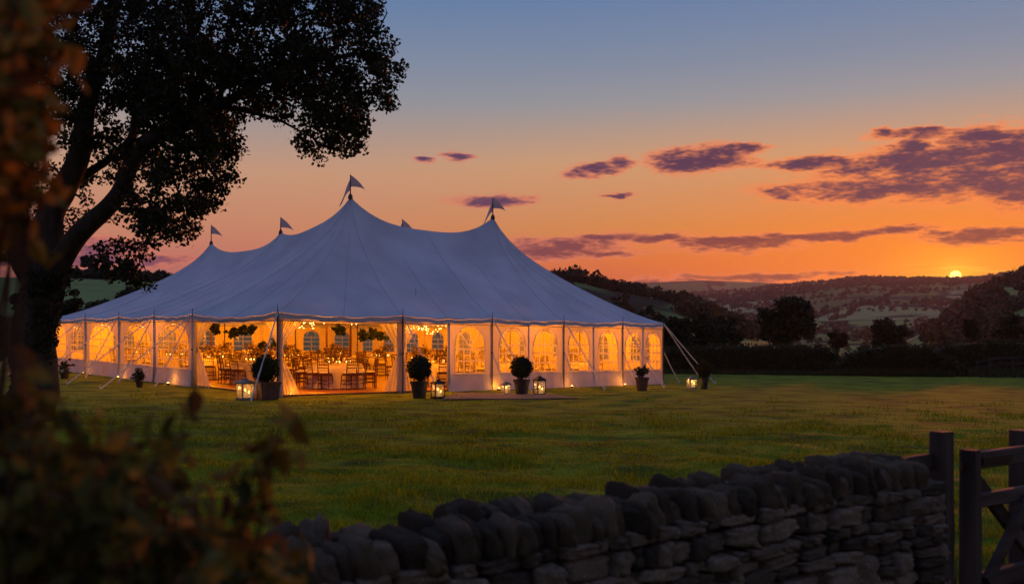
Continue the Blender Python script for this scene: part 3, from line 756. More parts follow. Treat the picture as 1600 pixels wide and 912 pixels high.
# segments of the roof: (top A, top B or None, ridge info, post A, post B)
SG = {('11','21'):(K11,K21,0.82), ('21','22'):(K21,K22,0.8), ('22','23'):(K22,K23,0.8), ('23','13'):(K23,K13,0.8), ('13','12'):(K13,K12,0.55), ('12','11'):(K12,K11,0.42)}
panels = []
def tri(k, a, b): panels.append(('t', k, None, None, a, b))
def quad(key, r0, r1, a, b): panels.append(('q', SG[key], r0, r1, a, b))
tri(K11, (0,0), (FR[1],0)); quad(('11','21'), 0, .5, (FR[1],0), (FR[2],0)); quad(('11','21'), .5, 1, (FR[2],0), (FR[3],0))
tri(K21, (FR[3],0), (FR[4],0)); tri(K21, (FR[4],0), (SL,0)); tri(K21, (SL,0), (SL,RT[1]))
quad(('21','22'), 0, .5, (SL,RT[1]), (SL,RT[2])); quad(('21','22'), .5, 1, (SL,RT[2]), (SL,RT[3])); quad(('22','23'), 0, 1, (SL,RT[3]), (SL,RT[4]))
tri(K23, (SL,RT[4]), (SL,TL)); tri(K23, (SL,TL), (BK[3],TL)); quad(('23','13'), 0, .5, (BK[3],TL), (BK[2],TL)); quad(('23','13'), .5, 1, (BK[2],TL), (BK[1],TL))
tri(K13, (BK[1],TL), (0,TL)); tri(K13, (0,TL), (0,LFT[4])); quad(('13','12'), 0, 1, (0,LFT[4]), (0,LFT[3]))
tri(K12, (0,LFT[3]), (0,LFT[2])); quad(('12','11'), 0, 1, (0,LFT[2]), (0,LFT[1])); tri(K11, (0,LFT[1]), (0,0))
roof = MB(); seam = MB(); seam_lines = []
def pan_point(pn, u, v):
    kind, k, r0, r1, a, b = pn
    ea = eavept(*a); eb = eavept(*b)
    if kind == 't':
        p = cable(k, ea, v).lerp(cable(k, eb, v), u)
    else:
        A0, B0, sg = k
        def tp(r): return ridge(A0, B0, r, sg)
        ta, tb = tp(r0), tp(r1)
        ca = cable(ta, ea, v, r0 in (0, 1)); cb = cable(tb, eb, v, r1 in (0, 1))
        p = ca.lerp(cb, u); cor = tp(r0+(r1-r0)*u)-ta.lerp(tb, u); p += cor*(1-v)**2.2
    p.z += 0.022*math.sin(u*2*PI*4+a[0]*3+v*2)*(4*u*(1-u))**0.5*v**2.5 
    w = 4*u*(1-u)
    L_ = (ea-eb).length
    p.z -= w*(0.022*L_*v**6 + 0.05*L_*v*(1-v))
    n = Vector((p.x-tw(SL/2, TL/2).x, p.y-tw(SL/2, TL/2).y, 0)).normalized()
    p -= n*w*0.03*v**4
    p.z += 0.012*mnoise.noise(Vector((p.x*0.9, p.y*0.9, 3)))*(1 if v > 0.03 else 0)
    return p
NU, NV = 14, 26
for pn in panels:
    roof.grid(lambda u, v: pan_point(pn, u, v), NU, NV)
    seam_lines.append([pan_point(pn, 0, j/20)+Z3*0.004 for j in range(21)])
    seam_lines.append([pan_point(pn, 0.5, j/20)+Z3*0.003 for j in range(5 if pn[0] == 'q' else 3, 21)])
# the two inner valleys of the roof
def coons(e0, e1, f0, f1, dip):
    def fn(u, v):
        a = e0(u).lerp(e1(u), v) + f0(v).lerp(f1(v), u)
        a -= e0(0)*(1-u)*(1-v)+e0(1)*u*(1-v)+e1(0)*(1-u)*v+e1(1)*u*v
        a.z -= dip*16*u*(1-u)*v*(1-v); return a
    return fn
roof.grid(coons(lambda u: ridge(K11,K21,u,.82), lambda u: ridge(K12,K22,u,.8), lambda v: ridge(K11,K12,v,.42), lambda v: ridge(K21,K22,v,.8), 0.9), 16, 16)
roof.grid(coons(lambda u: ridge(K12,K22,u,.8), lambda u: ridge(K13,K23,u,.8), lambda v: ridge(K12,K13,v,.55), lambda v: ridge(K22,K23,v,.8), 0.9), 16, 16)
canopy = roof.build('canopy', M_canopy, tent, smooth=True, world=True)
for ln_ in seam_lines: seam.tube(ln_, 0.006, 4, caps=False)
seam.build('seam', M_seam, canopy, smooth=True, world=True)
# eave band hanging from the roof edge
band_ = MB()
for pn in panels:
    def fn(u, v):
        p = pan_point(pn, u, 1.0); q = p.copy(); q.z -= 0.015+v*0.12+0.01*math.sin(u*PI*6)*v; return q
    band_.grid(fn, 14, 1)
band_.build('eave_band', M_canopy, tent, world=True)

# pegs of the peaks and their pennants
def pennant(k, length, rise, yaw, right=True):
    f = MB()
    def fn(u, v):
        w = (1-u)*0.5
        p = Vector((u*length, 0.10*math.sin(u*6.0+v)*u, rise*u + (v-0.5)*2*w*0.42 - 0.22*u*u))
        c, s_ = math.cos(yaw), math.sin(yaw)
        return Vector((p.x*c-p.y*s_, p.x*s_+p.y*c, p.z))
    f.grid(fn, 10, 4); return f
for i, (k, h, two, n) in enumerate([(K11, 0.78, True, 1), (K21, 0.78, True, 1), (K12, 0.62, False, 1), (K13, 0.85, False, 1), (K22, 0.85, True, 1)]):
    p = MB(); p.tube([k-Z3*0.3, k+Z3*(h*0.5), k+Z3*h], [0.03, 0.022, 0.014], 6); p.lathe([(0.09,-0.06),(0.075,0.05),(0.03,0.12),(0.0,0.13)], 10, k)
    pole = p.build('peak_pole', M_pole, tent, world=True)
    f = pennant(k, 0.52, -0.10, 0.12)
    f.v = [tuple(Vector(q)+k+Z3*(h-0.22)) for q in f.v]; f.build('pennant', M_flag, pole, world=True)
    if two:
        f = pennant(k, 0.62, -0.62, PI-0.1); f.v = [tuple(Vector((q[0]*0.62, q[1], q[2]*0.9))+k+Z3*(h-0.34)) for q in f.v]; f.build('pennant', M_flag, pole, world=True)

# ---------------- posts round the edge with their pins
def side_post(s, t, thick=0.028):
    o = MB(); a = tw(s, t, -0.02); b = tw(s, t, EAVE+0.16)
    off = Vector((0,0,0))
    if t <= 0: off -= V3*0.05
    if s <= 0: off -= U3*0.05
    o.tube([a+off, b+off-Z3*0.16], thick, 8); o.tube([b+off-Z3*0.17, b+off+Z3*0.03], [0.012, 0.008], 6)
    o.tube([a+off, a+off+Z3*0.02], 0.06, 8)
    o.box(tw(s, t, 1.18)+off, (0.07, 0.07, 0.06))
    return o.build('side_pole', M_pole, tent, world=True)
for s in FR: side_post(s, 0, 0.026 if s in (0, FR[1]) else 0.018)
for t in LFT[1:]: side_post(0, t, 0.024 if t == LFT[1] else 0.018)
for t in RT[1:]: side_post(SL, t)
for s in BK[1:4]: side_post(s, TL)

for (s, t, rr) in [(0,q,0.075) for q in LFT[1:5]]+[(q,0,0.045) for q in FR[2:5]]+[(h2_,0,0.035) for h2_ in ((FR[2]+FR[3])/2,(FR[3]+FR[4])/2,(FR[4]+SL)/2)]+[((FR[1]+FR[2])/2,0,0.045)]:
    m = MB(); o_ = (-U3 if s == 0 else -V3)*0.005; m.tube([tw(s,t,0.0)+o_, tw(s,t,1.1)+o_, tw(s,t,2.2)+o_], [rr*1.25, rr*0.9, rr*1.1], 10); m.build('post_sleeve', M_skirt, tent, smooth=True, world=True)
# ---------------- walls
def arch_top(x, w, zs, za):
    """height of a pointed-round arch at x in -w..w"""
    a = min(1.0, abs(x)/w); return zs+(za-zs)*math.sqrt(max(0.0, 1-a**2.15))
def wall_panel(p0, d, width, nrm, win=True, ww=0.36, zb=0.80, zs=1.45, za=1.98, wx=0.5, cols=3, seed=0, inside=False, topz=2.08, bars='grid', lined=False):
    """p0 world base, d unit direction along the wall, nrm outward"""
    mb = MB(); r = random.Random(seed)
    def pt(x, z):
        base = Vector((p0.x+d.x*x, p0.y+d.y*x, 0)); g = gz(base.x, base.y)
        w = 0.022*math.sin(x*9+seed)*(0.5+0.5*math.cos(z*1.3)) + 0.03*mnoise.noise(Vector((x*2.2+seed*3, z*0.8, 1)))
        e = min(1, x/0.15, (width-x)/0.15); k = max(0.0, e)
        low = 0.13*max(0, 0.7-z)**2/0.49*(0.5+mnoise.noise(Vector((x*1.7, seed, 4))))
        return Vector((base.x, base.y, g+z)) + nrm*(w*k + low + 0.012)
    wl = width*wx - ww; wr = width*wx + ww
    def col(xa, xb, za_, zb_, n, m, mi):
        mb.grid(lambda u, v: pt(xa+(xb-xa)*u, za_(xa+(xb-xa)*u)+(zb_(xa+(xb-xa)*u)-za_(xa+(xb-xa)*u))*v), n, m, mi)
    c = lambda z: (lambda x: z)
    sk = 0.50
    col(0, width, c(0.0), c(sk), 26, 6, 1)
    if not win:
        col(0, width, c(sk), c(topz), 26, 10, 0)
    else:
        at = lambda x: arch_top(x-width*wx, ww, zs, za)
        if wl > 0.02: col(0, wl, c(sk), c(topz), 8, 10, 0)
        if wr < width-0.02: col(wr, width, c(sk), c(topz), 8, 10, 0)
        col(wl, wr, c(sk), c(zb), 14, 1, 0); col(wl, wr, at, c(topz), 24, 4, 0)
    col(0, width, c(sk-0.012), c(sk+0.012), 20, 1, 2)
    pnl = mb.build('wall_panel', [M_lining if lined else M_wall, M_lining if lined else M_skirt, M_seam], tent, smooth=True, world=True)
    if win:
        g = MB()
        g.grid(lambda u, v: pt(wl+(wr-wl)*u, zb+(at(wl+(wr-wl)*u)-zb)*v) - nrm*0.004, 18, 6)
        g.build('window_pane', M_glass, pnl, smooth=True, world=True)
        b = MB(); W_ = 0.02
        def strip(pts, w=W_):
            q = [pt(width*wx+x, z)+nrm*0.006 for x, z in pts]
            vs = []; fs = []
            for i, p in enumerate(q):
                dd_ = (q[min(i+1, len(q)-1)]-q[max(0, i-1)]).normalized(); sdv = dd_.cross(nrm).normalized()*w
                vs += [p-sdv, p+sdv, p+sdv+nrm*0.006, p-sdv+nrm*0.006]
            for i in range(len(q)-1):
                for k in range(4): fs.append((i*4+k, i*4+(k+1)%4, (i+1)*4+(k+1)%4, (i+1)*4+k))
            b.add(vs, fs)
        rim = [(-ww, zb)]+[(-ww*math.cos(PI*i/20), arch_top(ww*math.cos(PI*i/20), ww, zs, za)) for i in range(21)]+[(ww, zb), (-ww, zb)]
        strip(rim, 0.024)
        if bars == 'fan':
            for x in (0,): strip([(x, zb), (x, za)])
            for x in (-ww*0.42, ww*0.42): strip([(x, zb), (x, zs-0.05)])
            strip([(-ww, zs-0.05), (ww, zs-0.05)]); strip([(-ww, zs-0.42), (ww, zs-0.42)])
            for sg in (-1, 1): strip([(0, zs), (sg*ww*0.68, zs+(za-zs)*0.72)])
        else:
            n = cols
            for i in range(1, n):
                x = -ww+2*ww*i/n; strip([(x, zb), (x, arch_top(x, ww, zs, za) if n > 4 else zs+(za-zs)*0.35)])
            for z in (zb+(zs-zb)*0.36, zb+(zs-zb)*0.74, zs+0.06): strip([(-ww, z), (ww, z)])
            for sg in (-1, 1):   # gothic interlacing heads
                strip([(sg*(-ww+2*ww*(1-math.cos(PI/2*i/8))*0.62), zs+0.06+(za-zs)*0.80*math.sin(PI/2*i/8)) for i in range(9)])
                strip([(sg*(ww*0.05+ww*0.5*math.sin(PI/2*i/6)), za-(za-zs)*0.75*(i/6)**1.3) for i in range(7)])
        b.build('window_bars', M_bars, pnl, world=True)
    return pnl
def wall_run(o0, d, nrm, spans, seed):
    for k, (a, b, kw) in enumerate(spans):
        if seed > 20: kw['lined'] = True
        wall_panel(tw(*o0)+d*(a+0.012), d, b-a-0.024, nrm, seed=seed+k*1.7, **kw)
N1 = -V3; N2 = -U3
h2 = lambda a, b: (a+b)/2
wall_run((0,0), U3, N1, [(h2(FR[1],FR[2])-0.05, FR[2], dict(ww=0.60, zb=0.55, zs=1.36, za=2.03, bars='fan')),
    (FR[2], h2(FR[2],FR[3]), dict(ww=0.57, zb=0.56, zs=1.38, za=2.0, cols=4, wx=0.55)), (h2(FR[2],FR[3]), FR[3], dict(ww=0.55, zb=0.56, zs=1.40, za=2.0, cols=4, wx=0.47)),
    (FR[3], h2(FR[3],FR[4]), dict(ww=0.52, zb=0.56, zs=1.40, za=1.99, cols=4)), (h2(FR[3],FR[4]), FR[4], dict(ww=0.49, zb=0.56, zs=1.40, za=1.99, cols=4)),
    (FR[4], h2(FR[4],SL)+0.03, dict(ww=0.41, zb=0.56, zs=1.40, za=1.97, cols=4)), (h2(FR[4],SL)+0.03, SL, dict(ww=0.41, zb=0.56, zs=1.40, za=1.97, cols=4))], 1)
wall_run((0,0), V3, N2, [(LFT[1], LFT[2], dict(ww=1.42, zb=0.56, zs=1.35, za=2.03, cols=6, wx=0.5)), (LFT[2], LFT[3], dict(ww=1.45, zb=0.56, zs=1.35, za=2.03, cols=6)),
    (LFT[3], LFT[4], dict(ww=1.70, zb=0.56, zs=1.35, za=2.02, cols=7)), (LFT[4], h2(LFT[4],TL), dict(ww=0.92, zb=0.56, zs=1.38, za=2.0, cols=5)), (h2(LFT[4],TL), TL, dict(ww=0.95, zb=0.56, zs=1.38, za=2.0, cols=5))], 11)
sp = []
for a, b in zip(RT[:-1], RT[1:]): sp += [(a, h2(a,b), dict(ww=0.52, zb=0.85, zs=1.5, za=1.95, cols=2)), (h2(a,b), b, dict(ww=0.52, zb=0.85, zs=1.5, za=1.95, cols=3))]
wall_run((SL,0), V3, U3, sp, 21)
sp = []
for a, b in zip(BK[:-1], BK[1:]): sp += [(a, h2(a,b), dict(ww=0.5, zb=0.85, zs=1.5, za=1.95, cols=2)), (h2(a,b), b, dict(ww=0.5, zb=0.85, zs=1.5, za=1.95, cols=2))]
wall_run((0,TL), U3, V3, sp, 41)

# valance: cloth strip between eave and wall head, with swags over the openings
val = MB()
def vstrip(o0, d, nrm, a, b, lo, sw=0.0, n=24):
    def fn(u, v):
        p = tw(*o0)+d*(a+(b-a)*u); p.z = gz(p.x, p.y)
        z = 2.30-0.02 + (lo - sw*4*u*(1-u) - 2.28)*v
        return p+Z3*(z-0.022*(b-a)*4*u*(1-u)*0.8*(1-v))+nrm*(0.02+0.014*math.sin(u*38)*v+0.02*v)
    val.grid(fn, n, 3)
vstrip((0,0), U3, N1, 0, FR[1], 2.06, 0.03, 40); vstrip((0,0), U3, N1, FR[1], h2(FR[1],FR[2]), 2.05, 0.04)
vstrip((0,0), V3, N2, 0, LFT[1], 2.05, 0.05, 50)
for a, b in zip(FR[1:], FR[2:]): vstrip((0,0), U3, N1, a if a != FR[1] else h2(FR[1],FR[2]), b, 2.07)
for a, b in zip(LFT[1:], LFT[2:]): vstrip((0,0), V3, N2, a, b, 2.07)
for a, b in zip(RT[:-1], RT[1:]): vstrip((SL,0), V3, U3, a, b, 2.1)
for a, b in zip(BK[:-1], BK[1:]): vstrip((0,TL), U3, V3, a, b, 2.1)
val.build('valance', M_wall, tent, smooth=True, world=True)
rl = MB()
rl.tube([tw(s, 0, 2.07)-V3*0.055 for s in np.linspace(0, SL, 30)], 0.009, 5); rl.tube([tw(0, t, 2.07)-U3*0.055 for t in np.linspace(0, TL, 40)], 0.009, 5)
rl.build('eave_rope', M_pole, tent, world=True)
# inner lining line of the ceiling seen through the opening
# drapes tied back at the posts of the openings
def drape(s, t, d, nrm, top=0.85, bot=0.55, tie=1.15, seed=0):
    mb = MB(); pl = 9
    def fn(u, v):
        z = 2.2*(1-v)+0.0
        if z > tie: k = (z-tie)/(2.2-tie); w = 0.10+(top-0.10)*k**1.25
        else: k = (tie-z)/tie; w = 0.10+(bot-0.10)*k**0.75
        x = u*w - 0.03
        y = 0.035*math.sin(u*pl*2*PI+seed+0.6*math.sin(z*2))*(0.35+0.65*w/top)+0.02*math.sin(u*23+seed)
        p = tw(s, t)+d*x; p.z = gz(p.x, p.y)
        return p+Z3*z+nrm*(y-0.10)
    mb.grid(fn, 60, 22); dr = mb.build('drape', M_sheer, tent, smooth=True, world=True)
    b = MB(); c = tw(s, t, tie)+d*0.02-nrm*0.10
    pts_ = [c+d*(0.075*math.cos(a))+nrm*(0.06*math.sin(a)) for a in np.linspace(0, 2*PI, 13)]
    b.tube(pts_, 0.022, 5, caps=False); b.build('tie_back', M_sheer, dr, world=True)
drape(0, 0, U3, N1, 0.95, 0.75, seed=1); drape(0, 0, V3, N2, 1.3, 0.9, seed=2)
drape(FR[1], 0, -U3, N1, 0.95, 0.62, seed=3); drape(FR[1], 0, U3, N1, 0.95, 0.5, seed=4)
drape(0, LFT[1], -V3, N2, 1.6, 1.1, 1.2, seed=5)
drape(0, LFT[1]-0.02, V3, N2, 1.0, 0.8, seed=6)
cb = MB()
for (s, t, d, nrm) in [(0,0,U3,N1),(0,0,V3,N2),(FR[1],0,U3,N1),(FR[1],0,-U3,N1)]:
    cb = MB()      # narrow straight leg of cloth wrapped round the post
    def fn(u, v):
        p = tw(s, t)+d*(u*0.16); p.z = gz(p.x, p.y)
        return p+Z3*(2.25*(1-v))+nrm*(0.015*math.sin(u*14)-0.06)
    cb.grid(fn, 10, 10); cb.build('post_sleeve', M_wall, tent, smooth=True, world=True)

# ---------------- guy ropes and stakes
def guy(p, q, n=1, spread=0.0):
    m = MB(); m.tube([p, p.lerp(q, 0.5)-Z3*0.02, q], 0.021, 5)
    k = p.lerp(q, 0.72); dd_ = (q-p).normalized(); m.tube([k-dd_*0.06, k+dd_*0.06], 0.026, 6)
    g = m.build('guy_rope', M_rope, tent, world=True)
    st_ = MB(); dn = (p-q); dn.z = 0; dn.normalize(); st_.tube([q-Z3*0.15+dn*0.03, q+Z3*0.10-dn*0.03], 0.018, 6); st_.build('stake', M_rope, g, world=True)
def gp(s, t): return tw(s, t, 0.02)
for s in FR[1:5]:
    p = tw(s, 0, EAVE-0.02)-V3*0.08; guy(p, gp(s, -2.05))
    if s != FR[1]: guy(tw(s, 0, 1.2)-V3*0.06, gp(s+0.05, -0.75))
p = tw(0, 0, EAVE); dg = Vector((-0.08, -0.997, 0)); q = p+dg*2.2; guy(p+dg*0.06, Vector((q.x, q.y, gz(q.x, q.y)+0.02)))
for t in LFT[1:5]:
    p = tw(0, t, EAVE-0.02)-U3*0.08
    guy(p, gp(-1.25, t)); guy(p-Z3*0.03, gp(-3.0, t-0.3))
for (ds_, dt_) in [(1.9, -0.5), (2.1, -0.9), (1.0, 0.0)]:
    p = tw(SL, 0, EAVE-0.02); guy(p+U3*0.08 if ds_ > 1.5 else tw(SL, 0, 1.25)+U3*0.06, gp(SL+ds_, dt_))
for (ds_, dt_) in [(-2.1, 0.9), (-2.4, 0.2), (-1.6, 1.8)]:
    guy(tw(0, TL, EAVE-0.02)-U3*0.06, gp(ds_, TL+dt_))

# ---------------- floor, entrance mat
fm = MB()
for k in range(0, 46):
    s0 = 0.10+k*0.345
    if s0 > SL-0.3: break
    c = tw(s0+0.17, TL/2)
    vs = [tw(s0, 0.06, 0.05), tw(s0+0.340, 0.06, 0.05), tw(s0+0.340, TL-0.1, 0.05), tw(s0, TL-0.1, 0.05)]
    lo = [v-Z3*0.12 for v in vs]
    fm.add(vs+lo, [(0,1,2,3),(0,4,5,1),(1,5,6,2),(2,6,7,3),(3,7,4,0)])
fl = fm.build('tent_floor', M_floor); fl['kind'] = 'structure'; fl['label'] = 'warm boarded floor laid inside the marquee'
mm = MB(); mc = [(690,621.5), (905,620), (850,612.5), (712,612)]
def mcorner(q):
    px, py = q; Y = 28.0
    for _ in range(8): Y = (EYE-gz((px-800)/F*Y, Y)-0.06)*F/(py-HOR)
    return Vector(((px-800)/F*Y, Y, 0))
mc = [mcorner(q) for q in mc]
def matp(u, v):
    q = mc[0].lerp(mc[1], u).lerp(mc[3].lerp(mc[2], u), v); q.z = gz(q.x, q.y)+0.035+0.006*math.sin(u*9); return q
mm.grid(matp, 30, 6); mm.grid(lambda u, v: matp(u, 0)-Z3*0.03*v, 30, 1)
mo = mm.build('entrance_mat', M_mat); tag(mo, 'flat tan coir runner on the grass outside the tent opening', 'mat')

# ---------------- king poles inside
for k in (K11, K21, K12, K22, K13, K23):
    p = MB(); p.tube([Vector((k.x, k.y, gz(k.x, k.y)+0.05)), k-Z3*0.06], 0.05, 10); p.build('king_pole', M_wood, tent, world=True)

# ---------------- tables, chairs
def chair_proto():
    t = thing('banquet_chair', 'x', 'chair', (0,0,0), 0, 'wooden chairs round the banquet tables')
    MB().lathe([(0.19,0.43),(0.205,0.45),(0.205,0.475),(0.17,0.49),(0,0.495)], 12).build('seat', M_wood, t)
    MB().lathe([(0.185,0.495),(0.195,0.515),(0.17,0.54),(0,0.545)], 12).build('seat_pad', M_cush, t, smooth=True)
    for sx in (-1, 1):
        MB().tube([(sx*0.16,0.16,0.45),(sx*0.185,0.19,0.0)], [0.016,0.012], 6).build('leg', M_wood, t)
        MB().tube([(sx*0.165,-0.17,0.0),(sx*0.16,-0.165,0.45),(sx*0.165,-0.21,0.72),(sx*0.17,-0.25,0.93)], [0.013,0.017,0.015,0.013], 6).build('leg', M_wood, t)
    b = MB(); b.tube([(-0.19,-0.25,0.92),(-0.08,-0.262,0.945),(0.08,-0.262,0.945),(0.19,-0.25,0.92)], 0.022, 6)
    b.tube([(-0.165,-0.235,0.85),(0.165,-0.235,0.85)], 0.013, 5); b.tube([(-0.165,-0.20,0.66),(0.165,-0.20,0.66)], 0.012, 5); b.tube([(-0.165,-0.22,0.76),(0.165,-0.22,0.76)], 0.010, 5)
    for k in range(4): x = -0.1+k*0.066; b.tube([(x,-0.20,0.66),(x,-0.245,0.90)], 0.007, 5)
    b.build('backrest', M_wood, t)
    g = MB()
    for z in (0.16, 0.27):
        g.tube([(-0.175,0.18,z),(0.175,0.18,z)], 0.009, 5); g.tube([(-0.165,-0.168,z),(0.165,-0.168,z)], 0.009, 5)
        for sx in (-1, 1): g.tube([(sx*0.178,0.18,z+0.03),(sx*0.165,-0.168,z+0.03)], 0.009, 5)
    g.build('stretcher', M_wood, t)
    return t
CH = chair_proto(); used = [False]
OCT = ['right', 'far right', 'far side', 'far left', 'left', 'near left', 'near side', 'near right']
def place_chair(x, y, z, rz, label):
    o = CH if not used[0] else copy_tree(CH); used[0] = True
    o.location = (x, y, z); o.rotation_euler = (0, 0, rz); o['label'] = label
    return o
TR = 0.85
def cloth_mb(r=TR, h=0.75, seed=0):
    m = MB()
    def fn(u, v):
        a = u*2*PI
        if v < 0.35: rr = r*v/0.35; z = h
        else:
            k = (v-0.35)/0.65; rr = r*(1+0.02*k)+k*0.05*(1+math.sin(a*11+seed))+0.01*k*math.sin(a*23); z = h-(h-0.02)*k
        return (rr*math.cos(a), rr*math.sin(a), z)
    m.grid(fn, 66, 12); return m
def table_proto():
    t = thing('round_table', 'x', 'table', (0,0,0), 0, 'round banquet tables in the marquee')
    MB().lathe([(0.02,0.70),(TR-0.02,0.70),(TR-0.02,0.735),(0,0.735)], 28).build('tabletop', M_wood, t)
    for k in range(4):
        a = k*PI/2+0.4; MB().tube([(0.5*math.cos(a),0.5*math.sin(a),0.7),(0.55*math.cos(a),0.55*math.sin(a),0)], 0.02, 6).build('leg', M_pole, t)
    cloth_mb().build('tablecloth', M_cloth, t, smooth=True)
    return t
def setting_stuff(seed):
    r = random.Random(seed); m = MB()
    for k in range(9):
        a = k*2*PI/9; c, s_ = math.cos(a), math.sin(a)
        m.lathe([(0.0,0.752),(0.10,0.752),(0.13,0.765),(0.125,0.768),(0.09,0.757)], 12, (c*0.66, s_*0.66, 0), 0)
        for q in (0.12, -0.11):
            x = 0.50*math.cos(a+q*1.6); y = 0.50*math.sin(a+q*1.6)
            m.lathe([(0.032,0.752),(0.006,0.757),(0.006,0.83),(0.034,0.87),(0.036,0.92),(0.03,0.955)], 8, (x, y, 0), 1)
        m.add([(c*0.66+0.06*math.cos(a+2), s_*0.66+0.06*math.sin(a+2), 0.77), (c*0.66+0.06*math.cos(a-2), s_*0.66+0.06*math.sin(a-2), 0.77), (c*0.68, s_*0.68, 0.87)], [(0,1,2)], 0)
    for k in range(7):
        a = r.uniform(0, 6.28); q = r.uniform(0.2, 0.5); m.lathe([(0.02,0.752),(0.024,0.80)], 8, (q*math.cos(a), q*math.sin(a), 0), 1); m.lathe([(0,0.79),(0.014,0.80),(0.010,0.83),(0,0.845)], 6, (q*math.cos(a), q*math.sin(a), 0), 2)
    return m.mesh('table_setting', [M_cloth, M_crys, M_bulbsoft])
M_crys = mat('glassware', (0.9,0.75,0.55), rough=0.08, spec=0.9, transp=0.45)
ST = setting_stuff(3)
def flower_arr(seed, tall):
    nr = np.random.default_rng(seed+900)
    t = thing('flower_centrepiece', 'x', 'flower arrangement', (0,0,0), 0, 'flower arrangements on the banquet tables')
    h = 0.26 if tall else 0.10
    MB().lathe([(0.05,0),(0.06,0.01),(0.03,0.05),(0.025,h*0.6),(0.055,h)], 10).build('vase', M_lantW, t, smooth=True)
    c = nr.normal(size=(16, 3))*np.array([0.13, 0.13, 0.07])+np.array([0, 0, h+0.12])
    V, Fc = leaf_quads(clumps(c, 0.06, 12, nr), 0.055, 0.8, 0, nr); np_obj('blooms', V, Fc, M_flower, t)['kind'] = 'stuff'
    c = nr.normal(size=(22, 3))*np.array([0.15, 0.15, 0.07])+np.array([0, 0, h+0.10])
    V, Fc = leaf_quads(clumps(c, 0.07, 8, nr), 0.06, 0.5, 0, nr); np_obj('greenery', V, Fc, M_leafhedge, t)['kind'] = 'stuff'
    return t
tabs = [(3.2, 2.5, 'the round table nearest the front opening', 12), (6.9, 2.3, 'the round table behind the second tied drape', 10), (10.4, 2.6, 'the round table behind the four-light windows', 8), (13.6, 2.7, 'the round table in the right-hand corner of the tent', 7),
        (2.3, 6.2, 'the round table just inside the left-hand opening', 11), (5.6, 7.4, 'the middle round table beside the tall king pole', 8), (9.3, 6.6, 'the round table beyond the second drape, one row back', 8), (13.0, 6.8, 'the round table one row back on the right', 7),
        (2.4, 10.2, 'the round table behind the first left wall window', 8), (6.2, 11.6, 'the round table in the middle of the tent', 8), (10.2, 11.0, 'the round table toward the far right wall', 8), (13.7, 11.2, 'the round table against the far right wall', 6),
        (2.5, 14.3, 'the round table behind the third left wall window', 8), (6.6, 15.8, 'the round table far back in the middle', 8), (10.8, 15.6, 'the round table far back on the right', 7),
        (2.7, 18.8, 'the round table in the far left corner', 8), (7.0, 20.2, 'the round table against the far end wall', 6)]
T0 = table_proto(); arrs = [flower_arr(0, False), flower_arr(1, True), flower_arr(2, False)]; au = [False]*3
for i, (s, t, nm, nch) in enumerate(tabs):
    p = tw(s, t, 0.052); o = T0 if i == 0 else copy_tree(T0)
    o.location = p; o.rotation_euler = (0, 0, i*0.7); o['label'] = nm.replace('the round', 'round', 1)+', white cloth to the floor'
    so_ = bpy.data.objects.new('table_setting', ST); COL.objects.link(so_); so_.parent = o; so_['kind'] = 'stuff'
    ph = R.uniform(0, 1)
    for k in range(nch):
        a = ph+k*2*PI/nch+R.uniform(-0.09, 0.09); rr = TR+R.uniform(0.16, 0.30)
        # leave the gap that shows the cloth of the front table
        if i == 0 and abs(((a-math.radians(-75)+PI) % (2*PI))-PI) < 0.22: continue
        x = p.x+rr*math.cos(a); y = p.y+rr*math.sin(a)
        place_chair(x, y, gz(x, y)+0.052, a+PI/2+R.uniform(-0.12, 0.12), 'wooden chair at the '+OCT[int(((math.degrees(a)+22.5) % 360)//45)]+' of '+nm.replace('the ', '', 1))
    for j in range(3):
        k = 1 if j == 1 else (i+j) % 2*2; ar = arrs[k] if not au[k] else copy_tree(arrs[k]); au[k] = True
        a = j*2.2+i; q = 0.12 if j == 0 else 0.30
        ar.location = (p.x+q*math.cos(a), p.y+q*math.sin(a), p.z+0.752); ar.rotation_euler = (0, 0, a)
        ar['label'] = ['low pink flowers', 'taller leafy vase', 'small side posy of flowers'][j]+' on '+nm.replace('the ', '', 1).replace('inside the left-hand', 'inside left').replace('nearest the', 'nearest')

# hanging flower clouds
def hanging(s, t, z, w, lb, seed, n=3):
    nr = np.random.default_rng(seed+300); p = tw(s, t, z)
    o = thing('hanging_foliage', lb, 'hanging flowers', p, 0, 'dark foliage balls hanging from the tent roof')
    wr = MB()
    for k in range(n):
        x = (k-(n-1)/2)*w; wr.tube([(x*TU.x, x*TU.y, 0), (x*TU.x, x*TU.y, 0.95)], 0.006, 4)
    wr.build('wire', M_pole, o)
    for k in range(n):
        x = (k-(n-1)/2)*w; c = nr.normal(size=(20, 3))*np.array([0.075,0.075,0.075])+np.array([x*TU.x, x*TU.y, nr.uniform(-0.1, 0.05)])
        V, Fc = leaf_quads(clumps(c, 0.08, 30, nr), 0.085, 0.7, 0, nr); np_obj('foliage_ball', V, Fc, M_leafd, o)
hanging(2.1, 7.0, 1.84, 0.34, 'row of three dark foliage balls hanging over the left-hand opening', 1)
hanging(1.7, 8.4, 1.88, 0.3, 'single dark foliage ball hanging beside the left-hand drape', 2, 1)
hanging(5.3, 3.4, 1.80, 0.36, 'wide row of dark foliage balls hanging in the middle of the front opening', 3, 4)
hanging(4.3, 4.2, 1.95, 0.3, 'small dark foliage sprig hanging left of the wide row', 4, 1)
hanging(3.0, 6.8, 1.35, 0.5, 'low pair of dark foliage balls over the inner tables on the left', 5, 2)
hanging(8.3, 5.4, 2.1, 0.36, 'dark foliage ball hanging behind the second drape', 6, 1)

